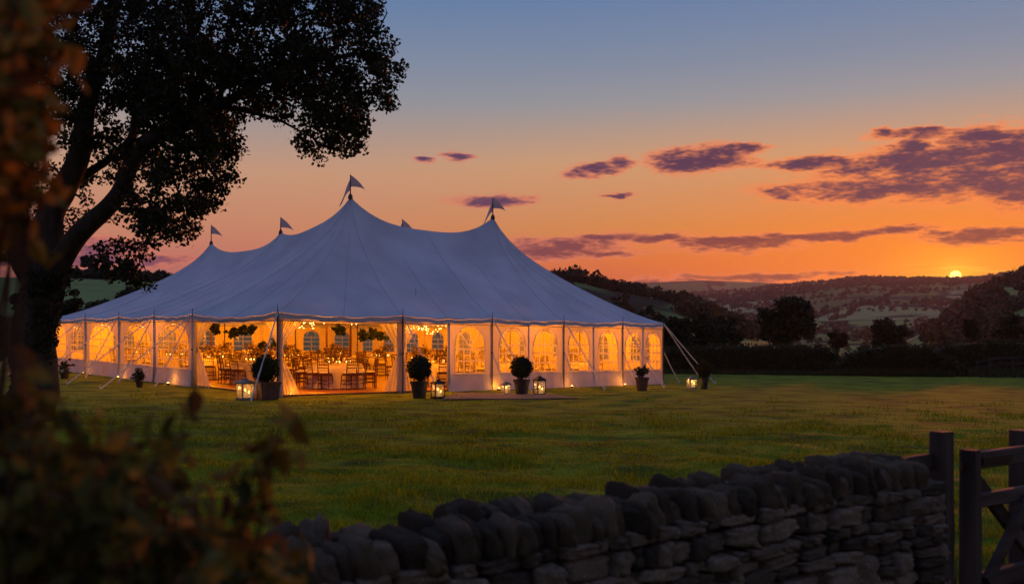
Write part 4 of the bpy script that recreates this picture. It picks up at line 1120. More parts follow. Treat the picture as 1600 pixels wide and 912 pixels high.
# chandeliers of little bulbs with the lamps that light the tent
WARM = (1.0, 0.285, 0.004)
def point(name, p, e, r=0.12, parent=None, col=WARM):
    l = bpy.data.lights.new(name, 'POINT'); l.energy = e; l.color = col; l.shadow_soft_size = r
    o = bpy.data.objects.new(name, l); COL.objects.link(o); o.location = p
    if parent is not None: attach(o, parent, True)
    return o
def chandelier(s, t, z, lb, e, seed, big=True):
    p = tw(s, t, z); o = thing('chandelier', lb, 'chandelier', p, 0, 'clusters of tiny bulbs hung in the marquee')
    w = MB(); w.tube([(0,0,0),(0,0,1.1 if big else 0.4)], 0.008, 4); w.lathe([(0.02,0.02),(0.22,0.0),(0.24,-0.01),(0.22,-0.02),(0.02,-0.0)], 14); w.build('frame', M_lantW, o)
    r = random.Random(seed); b = MB()
    for k in range(70 if big else 34):
        a = r.uniform(0, 2*PI); q = r.uniform(0.05, 0.42)**0.8*0.9; zz = r.uniform(-0.22, 0.12)
        b.lathe([(0,-0.011),(0.009,-0.003),(0.009,0.003),(0,0.011)], 5, (q*math.cos(a), q*math.sin(a), zz))
    bo = b.build('bulb', M_bulb, o); bo['kind'] = 'stuff'
    point('chandelier_light', p+Z3*(-0.05), e, 0.25, o)
E0 = 520
chandelier(1.5, 1.0, 2.10, 'bright bulb cluster just inside the front corner post', E0*0.45, 1, False)
chandelier(5.6, 1.5, 2.12, 'broad sparkling cluster inside the second opening beyond the tied drape', E0*0.6, 2)
chandelier(4.4, 5.6, 2.75, 'cluster high up by the tall front king pole', E0, 3)
chandelier(11.0, 5.0, 2.7, 'cluster high up by the right-hand king pole', E0, 4)
chandelier(9.4, 1.4, 2.2, 'bulb cluster behind the first pair of four-light windows', E0*0.7, 5, False)
chandelier(13.5, 1.6, 2.15, 'bulb cluster in the right-hand corner of the tent', E0*0.7, 6, False)
chandelier(4.6, 11.5, 2.8, 'cluster high up over the middle of the tent', E0, 7)
chandelier(11.5, 11.5, 2.8, 'cluster high up by the far right wall', E0, 8)
chandelier(1.6, 9.5, 2.15, 'bulb cluster behind the second left wall window', E0*0.7, 9, False)
chandelier(1.6, 15.4, 2.15, 'bulb cluster behind the widest left wall window', E0*0.7, 10, False)
chandelier(1.8, 20.6, 2.15, 'bulb cluster in the far left corner of the tent', E0*0.7, 11, False)
chandelier(6.2, 17.5, 2.9, 'cluster high up near the far end wall', E0, 12)
chandelier(11.5, 18.0, 2.9, 'cluster high up in the far right corner', E0*0.8, 13)

# strings of fairy lights looped along the inside of the eaves
def fairy(p0, p1, n, sag, lb, seed):
    r = random.Random(seed); o = thing('fairy_lights', lb, 'string lights', p0)
    pts_ = []
    for i in range(n+1):
        u = i/n; q = p0.lerp(p1, u); q.z += -sag*abs(math.sin(u*PI*max(2, round((p1-p0).length/1.6)))); pts_.append(q)
    MB().tube(pts_, 0.005, 4).build('cable', M_lantW, o, world=True)
    b = MB()
    for q in pts_: b.lathe([(0,-0.018),(0.015,-0.005),(0.015,0.005),(0,0.018)], 5, (q.x+r.uniform(-.03,.03), q.y+r.uniform(-.03,.03), q.z-r.uniform(0.0,0.10)))
    b = b.build('bulb', M_bulbsoft, o, world=True); b['kind'] = 'stuff'
fairy(tw(0.3, 0.35, 2.22), tw(15.8, 0.35, 2.2), 90, 0.12, 'fairy lights looped along the right-hand front eave inside', 1)
fairy(tw(0.35, 6.3, 2.2), tw(0.35, 22.4, 2.2), 80, 0.12, 'fairy lights looped along the left-hand wall inside', 2)
fairy(tw(4.3, 0.9, 2.12), tw(6.9, 1.9, 2.05), 34, 0.20, 'dense fairy lights draped in the second opening', 3)

# small ground spotlights washing the foot of the walls
def uplight(s, t, lb, e=3.0, h=0.06):
    p = tw(s, t, 0.0); o = thing('ground_spotlight', lb, 'spotlight', p, 0, 'small warm ground lights along the tent walls')
    MB().lathe([(0.05,0.0),(0.055,0.05),(0.045,0.06)], 8).build('housing', M_lantD, o)
    MB().lathe([(0,0.062),(0.04,0.062),(0.0,0.085)], 8).build('lens', M_flame, o)
    point('spot_glow', p+Z3*(h+0.12), e, 0.04, o)
uplight(-0.30, 12.7, 'ground light below the arched window second from the left-hand opening', 4)
uplight(-0.28, 7.6, 'ground light beside the tied drape on the left wall', 4)
uplight(-0.30, 17.2, 'ground light below the far left wall window', 3)
uplight(10.95, -0.30, 'ground light at the foot of the post between the four-light windows', 3)
uplight(13.65, -0.30, 'ground light just left of the small leafy pot', 4)
uplight(0.5, 0.25, 'ground light inside the tied drape at the front corner', 6)
uplight(7.7, -0.22, 'ground light at the foot of the third front post', 5)

# ================================================================== TOPIARY, LANTERNS
def ground_pt(px, Y): x = (px-800)/F*Y; return Vector((x, Y, gz(x, Y)))
def ball(parent, c, r, n, leaf, mat_, seed, name='foliage', sq=1.0):
    nr = np.random.default_rng(seed); d = nr.normal(size=(n, 3)); d /= np.linalg.norm(d, axis=1)[:,None]
    w = 1+0.22*np.array([mnoise.noise(Vector(q)*2.6+Vector((seed,0,0))) for q in d])
    p = d*(r*w*(nr.uniform(0.80, 1.05, n)+0.16*(nr.random(n) < 0.04)))[:,None]; p[:,2] *= sq
    V, Fc = leaf_quads(p+np.array(c), leaf, 0.75, 0, nr)
    mb = MB(); mb.grid(lambda u, v: (c[0]+0.84*r*math.sin(PI*v)*math.cos(2*PI*u), c[1]+0.84*r*math.sin(PI*v)*math.sin(2*PI*u), c[2]+0.84*r*sq*math.cos(PI*v)), 12, 8)
    o = len(V); V = np.concatenate([V, np.array(mb.v)]); Fc = np.concatenate([Fc, np.array(mb.f)+o])
    return np_obj(name, V, Fc, mat_, parent)
def pot(t, w, h, m, square=False):
    if square:
        b = MB()
        def ring(s, z): return [(x*s/2, y*s/2, z) for x, y in ((-1,-1),(1,-1),(1,1),(-1,1))]
        rs = [ring(w*0.86, 0), ring(w*0.98, h*0.86), ring(w*1.06, h*0.87), ring(w*1.06, h), ring(w*0.94, h), ring(w*0.92, h*0.9)]
        vs = [q for r_ in rs for q in r_]; fs = []
        for i in range(len(rs)-1):
            for k in range(4): fs.append((i*4+k, i*4+(k+1)%4, (i+1)*4+(k+1)%4, (i+1)*4+k))
        fs.append((3,2,1,0)); b.add(vs, fs); b.build('planter', m, t)
        s_ = MB(); s_.box((0,0,h*0.88), (w*0.9, w*0.9, 0.04)); s_.build('soil', M_soil, t)
    else:
        MB().lathe([(w*0.33,0),(w*0.35,0.01),(w*0.46,h*0.82),(w*0.51,h*0.83),(w*0.52,h*0.98),(w*0.50,h),(w*0.45,h),(w*0.44,h*0.9)], 24).build('planter', m, t, smooth=False)
        MB().lathe([(w*0.445,h*0.90),(w*0.2,h*0.93),(0,h*0.92)], 16).build('soil', M_soil, t)
def topiary(px, Y, w, h, br, bz, lb, m, seed, square=False, rz=0.4, lf=M_leafd):
    t = thing('topiary_ball', lb, 'potted shrub', ground_pt(px, Y), rz, 'potted ball shrubs beside the marquee'); pot(t, w, h, m, square)
    MB().tube([(0,0,h*0.8),(0.01,0,h+0.1),(0,0,bz)], [0.035,0.03,0.025], 7).build('stem', M_bark2, t)
    ball(t, (0,0,bz), br, 2600, 0.05, lf, seed); return t
topiary(415, 25.9, 0.56, 0.46, 0.335, 0.80, 'largest dark ball topiary in a square planter by the front corner post', M_pott, 1, True, 0.75)
topiary(655, 27.3, 0.50, 0.46, 0.33, 0.81, 'dark ball topiary in a round pot at the second front post', M_pot, 2)
topiary(815, 29.4, 0.50, 0.46, 0.31, 0.80, 'dark ball topiary in a round pot before the four-light windows', M_pot, 3)
t = topiary(1100, 34.4, 0.33, 0.42, 0.25, 0.70, 'two-tier clipped shrub in a pot out on the grass past the guy ropes', M_pot, 5, lf=M_leafhedge)  # paler leaf colour stands in for light falling on this shrub
ball(t, (0,0,0.46), 0.19, 700, 0.05, M_leafhedge, 15, 'lower_foliage', 0.7)
def shrub_pot(px, Y, w, h, sh, sw, lb, m, seed, n=40):
    nr = np.random.default_rng(seed+70); t = thing('potted_shrub', lb, 'potted shrub', ground_pt(px, Y), 0.3, 'small leafy pots beside the marquee'); pot(t, w, h, m)
    c = nr.normal(size=(n, 3))*np.array([sw*0.26, sw*0.26, sh*0.22])+np.array([0, 0, h+sh*0.45])
    V, Fc = leaf_quads(clumps(c, 0.06, 22, nr), 0.06, 0.6, 0, nr); np_obj('foliage', V, Fc, M_leafd, t)
    s_ = MB()
    for k in range(5): s_.tube([(0,0,h*0.9), (nr.normal()*0.05, nr.normal()*0.05, h+sh*0.3), (nr.normal()*0.1, nr.normal()*0.1, h+sh*0.7)], [0.012,0.009,0.004], 5)
    s_.build('stem', M_bark2, t)
shrub_pot(1003, 32.6, 0.46, 0.44, 0.46, 0.48, 'small loose leafy shrub in a tapered pot near the tent\'s right corner', M_pott, 1)
shrub_pot(218, 31.0, 0.24, 0.18, 0.44, 0.34, 'small dark bushy plant in front of the left wall windows', M_pot, 2)
shrub_pot(101, 36.0, 0.34, 0.22, 0.50, 0.50, 'dark bushy pot plant at the far left end of the tent', M_pot, 3)
for i, (s_, t_) in enumerate([(8.15, 4.1), (4.9, 2.0), (1.6, 3.2)]): pass

def lantern(px, Y, w, h, m, lb, e, rz=0.5, seed=0, group='candle lanterns standing on the grass'):
    t = thing('lantern', lb, 'lantern', ground_pt(px, Y), rz, group)
    b = MB(); b.box((0,0,0.02), (w,w,0.04)); b.box((0,0,0.05), (w*0.9,w*0.9,0.02)); b.build('base', m, t)
    f = MB(); q = w*0.43; hb = h*0.74
    for sx in (-1,1):
        for sy in (-1,1): f.box((sx*q, sy*q, 0.06+(hb-0.06)/2), (0.022,0.022,hb-0.06))
    for sx, sy in ((0,1),(0,-1)): f.box((0, sy*q, hb-0.01), (q*2-0.026,0.018,0.018))
    for sx in (-1,1): f.box((sx*q, 0, hb-0.01), (0.018,q*2-0.026,0.018))
    f.build('frame', m, t)
    for k in range(4):
        a = k*PI/2; g = MB(); c, s_ = math.cos(a), math.sin(a)
        g.add([Vector((c*q-s_*x, s_*q+c*x, z)) for x, z in ((-q+.012,0.062),(q-.012,0.062),(q-.012,hb-0.02),(-q+.012,hb-0.02))], [(0,1,2,3)]); g.build('glass_pane', M_glass, t)
    r = MB(); rs = [(w*0.52, hb), (w*0.54, hb+0.012), (w*0.30, h*0.86), (w*0.16, h*0.88), (w*0.16, h*0.93), (w*0.05, h*0.95)]
    vs = []; fs = []
    for (s_, z) in rs: vs += [(x*s_, y*s_, z) for x, y in ((-1,-1),(1,-1),(1,1),(-1,1))]
    for i in range(len(rs)-1):
        for k in range(4): fs.append((i*4+k, i*4+(k+1)%4, (i+1)*4+(k+1)%4, (i+1)*4+k))
    fs += [(3,2,1,0), tuple(len(vs)-4+k for k in range(4))]; r.add(vs, fs)
    ro = r.build('roof', m, t)
    ring = MB(); ring.tube([(0.045*math.cos(a), 0, h*0.97+0.045*math.sin(a)) for a in np.linspace(0, 2*PI, 15)], 0.006, 5, caps=False); ring.build('ring', m, ro)
    for k, (x, y, ch) in enumerate([(0.0,0.0,0.16), (w*0.2,-w*0.17,0.10)] if w > 0.27 else [(0,0,0.13)]):
        c = MB(); c.lathe([(0.036,0.06),(0.036,0.06+ch),(0.02,0.055+ch),(0,0.055+ch)], 10, (x,y,0)); c = c.build('candle', M_candle, t)
        fl_ = MB(); fl_.lathe([(0,0.065+ch),(0.018,0.085+ch),(0.014,0.105+ch),(0,0.135+ch)], 8, (x,y,0)); fl_.build('flame', M_flame, c)
    point('candle_light', ground_pt(px, Y)+Z3*0.30, e, 0.03, t, (1.0,0.5,0.13)); return t
lantern(383, 25.7, 0.36, 0.58, M_lantW, 'large pale metal lantern with two candles left of the square planter', 4, 0.75)
lantern(684, 27.2, 0.31, 0.56, M_lantD, 'dark metal lantern beside the second topiary pot', 1.6, 0.5)
lantern(791, 29.3, 0.22, 0.42, M_lantW, 'small glowing glass lantern left of the third topiary pot', 4, 0.4)
lantern(843, 29.3, 0.30, 0.60, M_lantD, 'dark metal lantern right of the third topiary pot', 1.8, 0.5)
lantern(1081, 34.3, 0.28, 0.46, M_lantW, 'glowing lantern on the grass beneath the right-hand guy ropes', 4, 0.3)
lantern(62, 33.5, 0.20, 0.34, M_lantD, 'small low lantern on the grass nearest the oak trunk', 2.5, 0.2)
lantern(75, 32.5, 0.20, 0.30, M_lantD, 'small lantern on the grass between the oak trunk and the tent', 2.5, 0.9)

# ================================================================== OAK
OY = 19.0
def OP(px, py, dy=0.0): return P(px, py, OY+dy)
oak = thing('oak_tree', 'big dark oak tree overhanging the left end of the tent', 'tree', ground_pt(38, OY))
limbs = [  # points (px, py, depth offset, radius)
 [(30,668,0,.62),(36,640,0,.52),(44,580,0,.46),(52,520,0,.44),(60,465,0,.43),(66,425,0,.42)],
 [(62,440,0,.36),(82,380,.1,.30),(98,320,.1,.26),(112,262,.1,.23),(126,200,0,.20),(150,130,-.2,.16),(172,60,-.3,.13),(185,-20,-.4,.10),(190,-140,-.5,.05)],
 [(66,425,0,.34),(96,398,-.2,.235),(130,362,-.4,.205),(160,328,-.5,.185),(182,300,-.6,.17),(205,262,-.7,.16),(240,228,-.8,.14),(290,197,-.9,.12),(345,165,-1.0,.10),(410,128,-1.1,.08),(480,100,-1.2,.06),(550,85,-1.3,.035),(600,95,-1.4,.018)],
 [(58,450,.1,.32),(36,390,.3,.30),(20,320,.5,.27),(8,240,.7,.23),(-10,150,.9,.19),(-30,60,1.1,.15),(-40,-60,1.2,.09)],
 [(104,300,.1,.12),(128,278,.3,.10),(160,258,.6,.085),(196,225,.8,.07),(230,180,1.0,.055),(262,120,1.2,.04),(290,50,1.4,.025)],
 [(196,278,-.65,.09),(206,220,-.3,.085),(214,160,.1,.075),(236,90,.3,.06),(262,10,.5,.045),(290,-80,.7,.02)],
 [(168,322,-.5,.045),(190,326,-.7,.035),(225,330,-.9,.028),(262,345,-1.1,.02),(300,362,-1.2,.010)],
 [(240,336,-1.,.022),(236,370,-1.1,.018),(222,405,-1.15,.013),(235,440,-1.2,.007)],
 [(280,203,-.9,.06),(310,238,-1.3,.045),(338,275,-1.6,.03),(352,312,-1.7,.012)],
 [(345,165,-1.,.06),(392,178,-.6,.045),(440,190,-.3,.03),(480,208,-.2,.015)],
 [(410,128,-1.1,.05),(450,70,-.9,.04),(500,20,-.7,.03),(540,-40,-.6,.015)],
 [(480,100,-1.2,.04),(520,150,-1.3,.03),(548,195,-1.4,.02),(560,240,-1.4,.010)],
 [(550,85,-1.3,.03),(590,50,-1.2,.02),(605,20,-1.1,.012)],
 [(345,165,-1.,.05),(350,95,-.8,.045),(362,30,-.6,.035),(380,-50,-.4,.02)],
 [(560,85,-1.3,.02),(600,120,-1.4,.014),(625,160,-1.4,.007)],
 [(240,228,-.8,.05),(262,262,-.5,.035),(280,305,-.3,.02),(290,350,-.3,.01)],
]
lmb = MB(); nodes = []
for li, lb_ in enumerate(limbs):
    pts_ = []; rad = []
    for i in range(len(lb_)-1):
        a, b = lb_[i], lb_[i+1]; n = 4
        for k in range(n):
            f_ = k/n; pts_.append(OP(a[0]+(b[0]-a[0])*f_, a[1]+(b[1]-a[1])*f_, a[2]+(b[2]-a[2])*f_)); rad.append((a[3]+(b[3]-a[3])*f_)*0.9)
    pts_.append(OP(lb_[-1][0], lb_[-1][1], lb_[-1][2])); rad.append(lb_[-1][3]*0.9)
    # wobble
    for i in range(1, len(pts_)-1):
        w = rad[i]*0.35+0.02; pts_[i] = pts_[i]+Vector((mnoise.noise(pts_[i]*0.9), mnoise.noise(pts_[i]*0.9+Vector((9,0,0))), mnoise.noise(pts_[i]*0.9+Vector((0,9,0)))))*w*2
    nodes += [(p, r_) for p, r_ in zip(pts_, rad)]
    if li == 0:
        tm = MB(); tm.tube(pts_, rad, 20); tm.v = [tuple(Vector(v)+Vector((mnoise.noise(Vector(v)*2.3), mnoise.noise(Vector(v)*2.3+Vector((5,0,0))), 0))*0.10) for v in tm.v]
        tm.build('trunk', M_bark, oak, smooth=True, world=True)
    else:
        m = MB(); m.tube(pts_, rad, 10 if rad[0] > 0.08 else 7); m.build('limb', M_bark, oak, smooth=True, world=True)
# crown volume: (px, py, rx, ry, depth offset, depth radius, weight)
EL = [(70,60,160,150,.6,2.6,190),(215,60,140,120,.2,2.6,230),(370,50,140,95,-.4,2.4,210),(500,60,100,90,-1,2.0,150),(594,150,46,46,-1.4,1.2,48),(605,105,24,45,-1.4,.8,16),(566,238,36,30,-1.4,.9,22),(520,240,36,28,-1.3,.9,16),
      (550,200,52,46,-1.4,1.2,48),(500,150,70,55,-1.2,1.6,70),(420,150,80,45,-.8,1.8,85),(335,150,90,60,-.9,2.0,100),(270,150,80,70,-.2,2.2,110),(330,225,66,46,-1.2,1.5,60),
      (384,278,28,46,-1.6,1.0,28),(352,330,30,24,-1.6,1.0,14),(366,240,34,40,-1.6,1.0,24),(318,300,52,46,-1.4,1.2,46),(265,335,44,40,-1.2,1.2,26),(300,372,32,30,-1.3,1.,22),(322,356,26,36,-1.4,1.,16),(228,410,34,24,-1.2,.8,15),(250,440,26,14,-1.2,.6,7),(215,432,14,14,-1.2,.5,3),
      (180,240,45,50,.4,1.4,24),(130,340,40,40,.6,1.0,5),(30,250,50,110,.9,2.0,60),(20,370,34,60,.8,1.5,22),(150,180,60,60,0,2,60),(90,440,30,36,-.3,.8,13),
      (200,-90,260,90,.3,3.2,240),(430,-70,160,70,-.5,2.6,130),(-60,30,110,200,1,3,120),(190,295,30,34,-.2,.8,8),(560,30,60,50,-1.2,1.4,48),(240,250,40,34,-.6,1,18)]
cr = []
nr = np.random.default_rng(4242)
for (px, py, rx, ry, dy, dr, wt) in EL:
    n = int(wt*1.0); d = nr.normal(size=(n, 3)); d /= np.linalg.norm(d, axis=1)[:,None]; d *= nr.uniform(0.1, 1, (n, 1))**0.42
    Yd = OY+dy+d[:,1]*dr
    cr.append(np.stack([(px+d[:,0]*rx-800)/F*OY+0*Yd, Yd, EYE+(HOR-(py+d[:,2]*ry))/F*OY], 1))
cr = np.concatenate(cr)
# twigs: join each leaf clump to the nearest part of the skeleton
npos = np.array([p[:] for p, _ in nodes]); nrad = np.array([r_ for _, r_ in nodes]); order = np.argsort(((cr[:,None,:]-npos[None])**2).sum(2).min(1))
twg = MB(); P_ = list(npos); Q_ = list(nrad)
arr = np.zeros((len(npos)+len(cr)*3, 3)); ar_r = np.zeros(len(arr)); cnt = len(npos); arr[:cnt] = npos; ar_r[:cnt] = nrad
for k in order:
    c = cr[k]; dd = ((arr[:cnt]-c)**2).sum(1)+ (ar_r[:cnt] > 0.15)*1.0; j = int(dd.argmin()); a = arr[j]; r0 = max(0.006, min(ar_r[j]*0.6, 0.028))
    m_ = (a+c)/2+nr.normal(size=3)*0.06*math.sqrt(max(dd[j], 0)); m_[2] += 0.03
    twg.tube([a, m_, c], [r0, r0*0.75, 0.004], 4, caps=False)
    arr[cnt] = m_; ar_r[cnt] = r0*0.75; arr[cnt+1] = c; ar_r[cnt+1] = 0.008; cnt += 2
tw_ = twg.build('twigs', M_bark2, oak, world=True); tw_['kind'] = 'stuff'
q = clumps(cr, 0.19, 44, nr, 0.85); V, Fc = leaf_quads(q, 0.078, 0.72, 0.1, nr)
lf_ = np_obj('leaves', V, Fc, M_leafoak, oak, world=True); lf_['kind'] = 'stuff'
# ivy on the right-hand side of the trunk
n = 2600; yy = nr.uniform(425, 640, n); a = nr.uniform(-0.4, 2.4, n); rr = 0.38+nr.random(n)**2*0.12
C = np.stack([(np.interp(yy, [425,640], [66,36])-800)/F*OY+rr*np.cos(a-0.5), OY-rr*np.sin(a-0.2), EYE+(HOR-yy)/F*OY], 1)
V, Fc = leaf_quads(C, 0.075, 0.9, 0, nr); iv = np_obj('ivy', V, Fc, M_leafoak, oak, world=True); iv['kind'] = 'stuff'

# ================================================================== DRY STONE WALL
W0 = Vector((-1.95, 2.62)); W1 = Vector((2.235, 5.50)); WD = (W1-W0); WLEN = WD.length; WD.normalize(); WN = Vector((WD.y, -WD.x))   # WN faces the camera
def wp(a, n, z): q = W0+WD*a+WN*n; return Vector((q.x, q.y, z))
wall = thing('stone_wall', 'dark dry stone wall with upright rounded coping across the foreground', 'wall', wp(0, 0, gz(*W0)))
def stone_variants(n, seed, sharp, amp):
    out = []
    import bmesh
    for k in range(n):
        bm = bmesh.new(); bmesh.ops.create_cube(bm, size=2.0); bmesh.ops.subdivide_edges(bm, edges=bm.edges[:], cuts=6, use_grid_fill=True)
        off = Vector((seed*3.1+k*5.7, k*2.3, seed)); e = sharp*R.uniform(0.8, 1.25)
        sk = [R.uniform(-0.22, 0.22) for _ in range(6)]
        for v in bm.verts:
            p = v.co; L_ = (abs(p.x)**e+abs(p.y)**e+abs(p.z)**e)**(1/e); p = p/L_
            p = Vector((p.x+sk[0]*p.z*abs(p.z)+sk[1]*p.y*0.5, p.y+sk[2]*p.x*0.6, p.z*(1+sk[3]*p.x)+sk[4]*0.3*p.x*p.x))
            d = mnoise.noise(p*1.3+off)*amp + mnoise.noise(p*2.1+off)*amp*0.35 + mnoise.noise(p*3.6+off)*amp*0.6 + mnoise.noise(p*8.5+off)*amp*0.4
            v.co = p*(1+d)
        me = bpy.data.meshes.new('stone'); bm.to_mesh(me); bm.free()
        me.polygons.foreach_set('use_smooth', [True]*len(me.polygons)); me.update(); out.append(me)
    return out
SV = stone_variants(26, 1, 8.0, 0.20); CV = stone_variants(24, 2, 4.2, 0.17)
for m in SV: m.materials.append(M_stone)
for m in CV: m.materials.append(M_cope)
WROT = math.atan2(WD.y, WD.x)
def put_stone(me, name, a, n, z, sx, sy, sz, tilt=0.0, yaw=0.0, roll=0.0):
    z -= 0.075*(1-max(0, a)/WLEN)*max(0, min(1, (z-WB)/(WT-WB)))
    o = bpy.data.objects.new(name, me); COL.objects.link(o); o.location = wp(a, n, z); o.scale = (sx/2, sy/2, sz/2)
    o.rotation_euler = (roll, tilt, WROT+yaw); attach(o, wall, True); return o
WB, WT = gz(0, 4)-0.08, 0.805
def batter(z): return 0.21+0.07*(WT-z)/(WT-WB)
z = WB
rows = []
def wt_at(a): return -0.035*(1-a/WLEN)
while z < WT-0.03:
    h = R.choice([0.055, 0.07, 0.085, 0.10, 0.115]); h = min(h, WT-z) if WT-z-h > 0.04 or True else h
    rows.append((z, h)); z += h
for (z, h) in rows:
    a = -0.05+R.uniform(0, 0.1)
    while a < WLEN-0.15:
        L_ = R.uniform(0.07, 0.26) if R.random() < 0.8 else R.uniform(0.05, 0.1)
        L_ = min(L_, WLEN-0.12-a)
        if L_ < 0.04: break
        zc = z+h/2+0.012*math.sin(a*2.1+z*9); big = R.random() < 0.10 and z+h*1.9 < WT and z > WB+0.05
        hh = h*(R.uniform(0.82, 1.02)); w2 = R.uniform(0.14, 0.2)
        if h > 0.08 and R.random() < 0.22:
            for q in (0.25, 0.75): put_stone(R.choice(SV), 'stone', a+L_/2, batter(zc)-w2/2+R.uniform(-.022,.022), z+h*q, L_*0.97, w2, h*0.5, R.uniform(-.06,.06), R.uniform(-.08,.08))
        else:
            put_stone(R.choice(SV), 'stone', a+L_/2, batter(zc)-w2/2+R.uniform(-.028,.028), zc, L_*R.uniform(0.88,0.97), w2, hh*(1.7 if big else 1), R.uniform(-.07,.07), R.uniform(-.10,.10), R.uniform(-.06,.06))
        a += L_
    # end face of the wall
    for n_ in (0.12, -0.06, -0.20):
        put_stone(R.choice(SV), 'stone', WLEN-0.17+0.05*(WT-z), n_*batter(z)/0.21, z+h/2, 0.2, 0.19, h*0.98, R.uniform(-.05,.05), R.uniform(-.1,.1))
a = -0.05
while a < WLEN-0.17:
    L_ = R.uniform(0.045, 0.09)
    if R.random() < 0.12: L_ *= 1.35
    hh = R.uniform(0.09, 0.155)*(1+0.12*a/WLEN); lean = R.uniform(0.10, 0.32)
    put_stone(R.choice(CV), 'coping_stone', a+L_/2, 0.10+R.uniform(-.03,.03), WT-0.02+hh*0.45, L_*1.02, R.uniform(0.16, 0.24), hh*1.12, -lean, R.uniform(-.15,.15), R.uniform(-.14,.14))
    h3 = R.uniform(0.09, 0.17)*(1+0.12*a/WLEN); put_stone(R.choice(CV), 'coping_stone', a+L_/2+0.03, -0.09+R.uniform(-.03,.03), WT-0.02+h3*0.45, L_*R.uniform(1.0,1.3), R.uniform(0.16, 0.22), h3*1.12, -R.uniform(0.0, 0.3), R.uniform(-.3,.3), R.uniform(-.14,.14))
    a += L_*0.96
    if R.random() < 0.10: put_stone(R.choice(CV), 'coping_stone', a, R.uniform(-0.20,-0.08), WT+hh*0.72, 0.11, 0.15, 0.10, R.uniform(-.5,.5), R.uniform(-1,1))
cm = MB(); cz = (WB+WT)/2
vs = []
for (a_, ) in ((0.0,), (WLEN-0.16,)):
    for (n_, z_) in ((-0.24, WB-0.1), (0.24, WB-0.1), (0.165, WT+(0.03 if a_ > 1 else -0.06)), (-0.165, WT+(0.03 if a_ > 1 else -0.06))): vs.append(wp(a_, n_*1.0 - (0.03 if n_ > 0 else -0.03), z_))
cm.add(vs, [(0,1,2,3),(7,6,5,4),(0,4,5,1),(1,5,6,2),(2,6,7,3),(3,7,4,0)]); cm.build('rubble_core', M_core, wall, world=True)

# ================================================================== GATE AND FENCE BY THE WALL
def bp_(k, z, n=0.0): return Vector((2.23+.82*k+0.57*n, 5.5+.57*k-.82*n, z))
GY = math.atan2(.57, .82)
def timber_post(name, lb, cat, p, w, top, cap=0.02, parent=None, mt=None):
    m = MB(); g = gz(p.x, p.y)-0.15
    m.beam((p.x, p.y, g), (p.x, p.y, top), w, w*1.05, up=Vector((-.57,.82,0)), jit=0.0025, seg=7)
    if parent is not None: return m.build(name, mt or M_gatew, parent, world=True)
    t = thing(name, lb, cat, (p.x, p.y, gz(p.x, p.y))); m.build('post', mt or M_gatew, t, world=True); return t
fs_ = thing('fence_bay', 'short bay of dark timber rails joining the stone wall to its square post', 'fence', bp_(.25, gz(2.4, 5.6)))
timber_post('post', '', '', bp_(.249, 0), 0.106, 1.04, parent=fs_)
for z_, hh in ((0.865,0.085),(0.60,0.075),(0.40,0.075),(0.16,0.075)):
    m = MB(); m.beam(bp_(-0.10, z_, -0.03), bp_(.19, z_+0.012, -0.03), 0.05, hh, jit=0.003, seg=3); m.build('rail', M_gateh, fs_, world=True)
gate = thing('field_gate', 'weathered wooden bar gate with crossed braces at the right edge', 'gate', bp_(.54, gz(2.7, 5.8)))
timber_post('stile', '', '', bp_(.541, 0), 0.096, 0.918, parent=gate)
for z_, hh in ((0.853,0.105),(0.615,0.085),(0.135,0.105)):
    m = MB(); m.beam(bp_(.59, z_, 0.0), bp_(3.3, z_, 0.0), 0.055, hh, jit=0.003, seg=8); m.build('rail', M_gateh, gate, world=True)
m = MB(); m.beam(bp_(.60, 0.79, -0.052), bp_(1.42, 0.13, -0.052), 0.04, 0.085, jit=0.002, seg=5); m.build('brace', M_gatew, gate, world=True)
m = MB(); m.beam(bp_(.62, 0.15, 0.052), bp_(1.10, 0.60, 0.052), 0.04, 0.075, jit=0.002, seg=5); m.build('brace', M_gateh, gate, world=True)
m = MB(); m.beam(bp_(3.3, gz(5, 7.4)+0.02), bp_(3.3, 0.93), 0.10, 0.10, up=Vector((-.57,.82,0)), jit=0.002, seg=4); m.build('stile', M_gatew, gate, world=True)
m = MB(); m.beam(bp_(.60, 0.853, 0.045), bp_(.92, 0.853, 0.045), 0.006, 0.04); m.tube([bp_(.47, 0.853, 0.0), bp_(.47, 0.80, 0.0)], 0.012, 6); m.build('strap_hinge', M_iron, gate, world=True)
gp_ = timber_post('gate_post', 'round-topped dark timber post standing behind the gate at the right edge', 'post', P(1606, 675, 6.7), 0.19, 0.95)
# coarse weeds about the gate foot
nr = np.random.default_rng(23); n = 2600; k = nr.uniform(-0.3, 3.0, n); C = np.stack([2.23+.82*k+nr.normal(size=n)*0.22, 5.5+.57*k+nr.normal(size=n)*0.35+0.15, 0*k], 1)
C[:,2] = ground_z(C[:,0], C[:,1])-0.01; a = nr.uniform(0, 2*PI, n); s_ = np.stack([np.cos(a), np.sin(a), 0*a], 1)*0.006
tp = nr.normal(size=(n, 3))*0.4; tp[:,2] = 1; tp *= (0.08+0.25*nr.random(n)**2)[:,None]
gv = np.stack([C-s_, C+s_, C+tp], 1).reshape(-1, 3)
tag(np_obj('weeds', gv, np.arange(n*3).reshape(-1,3), M_leafhedge), 'coarse dark weeds growing round the gate and the wall end', 'weeds', kind='stuff')

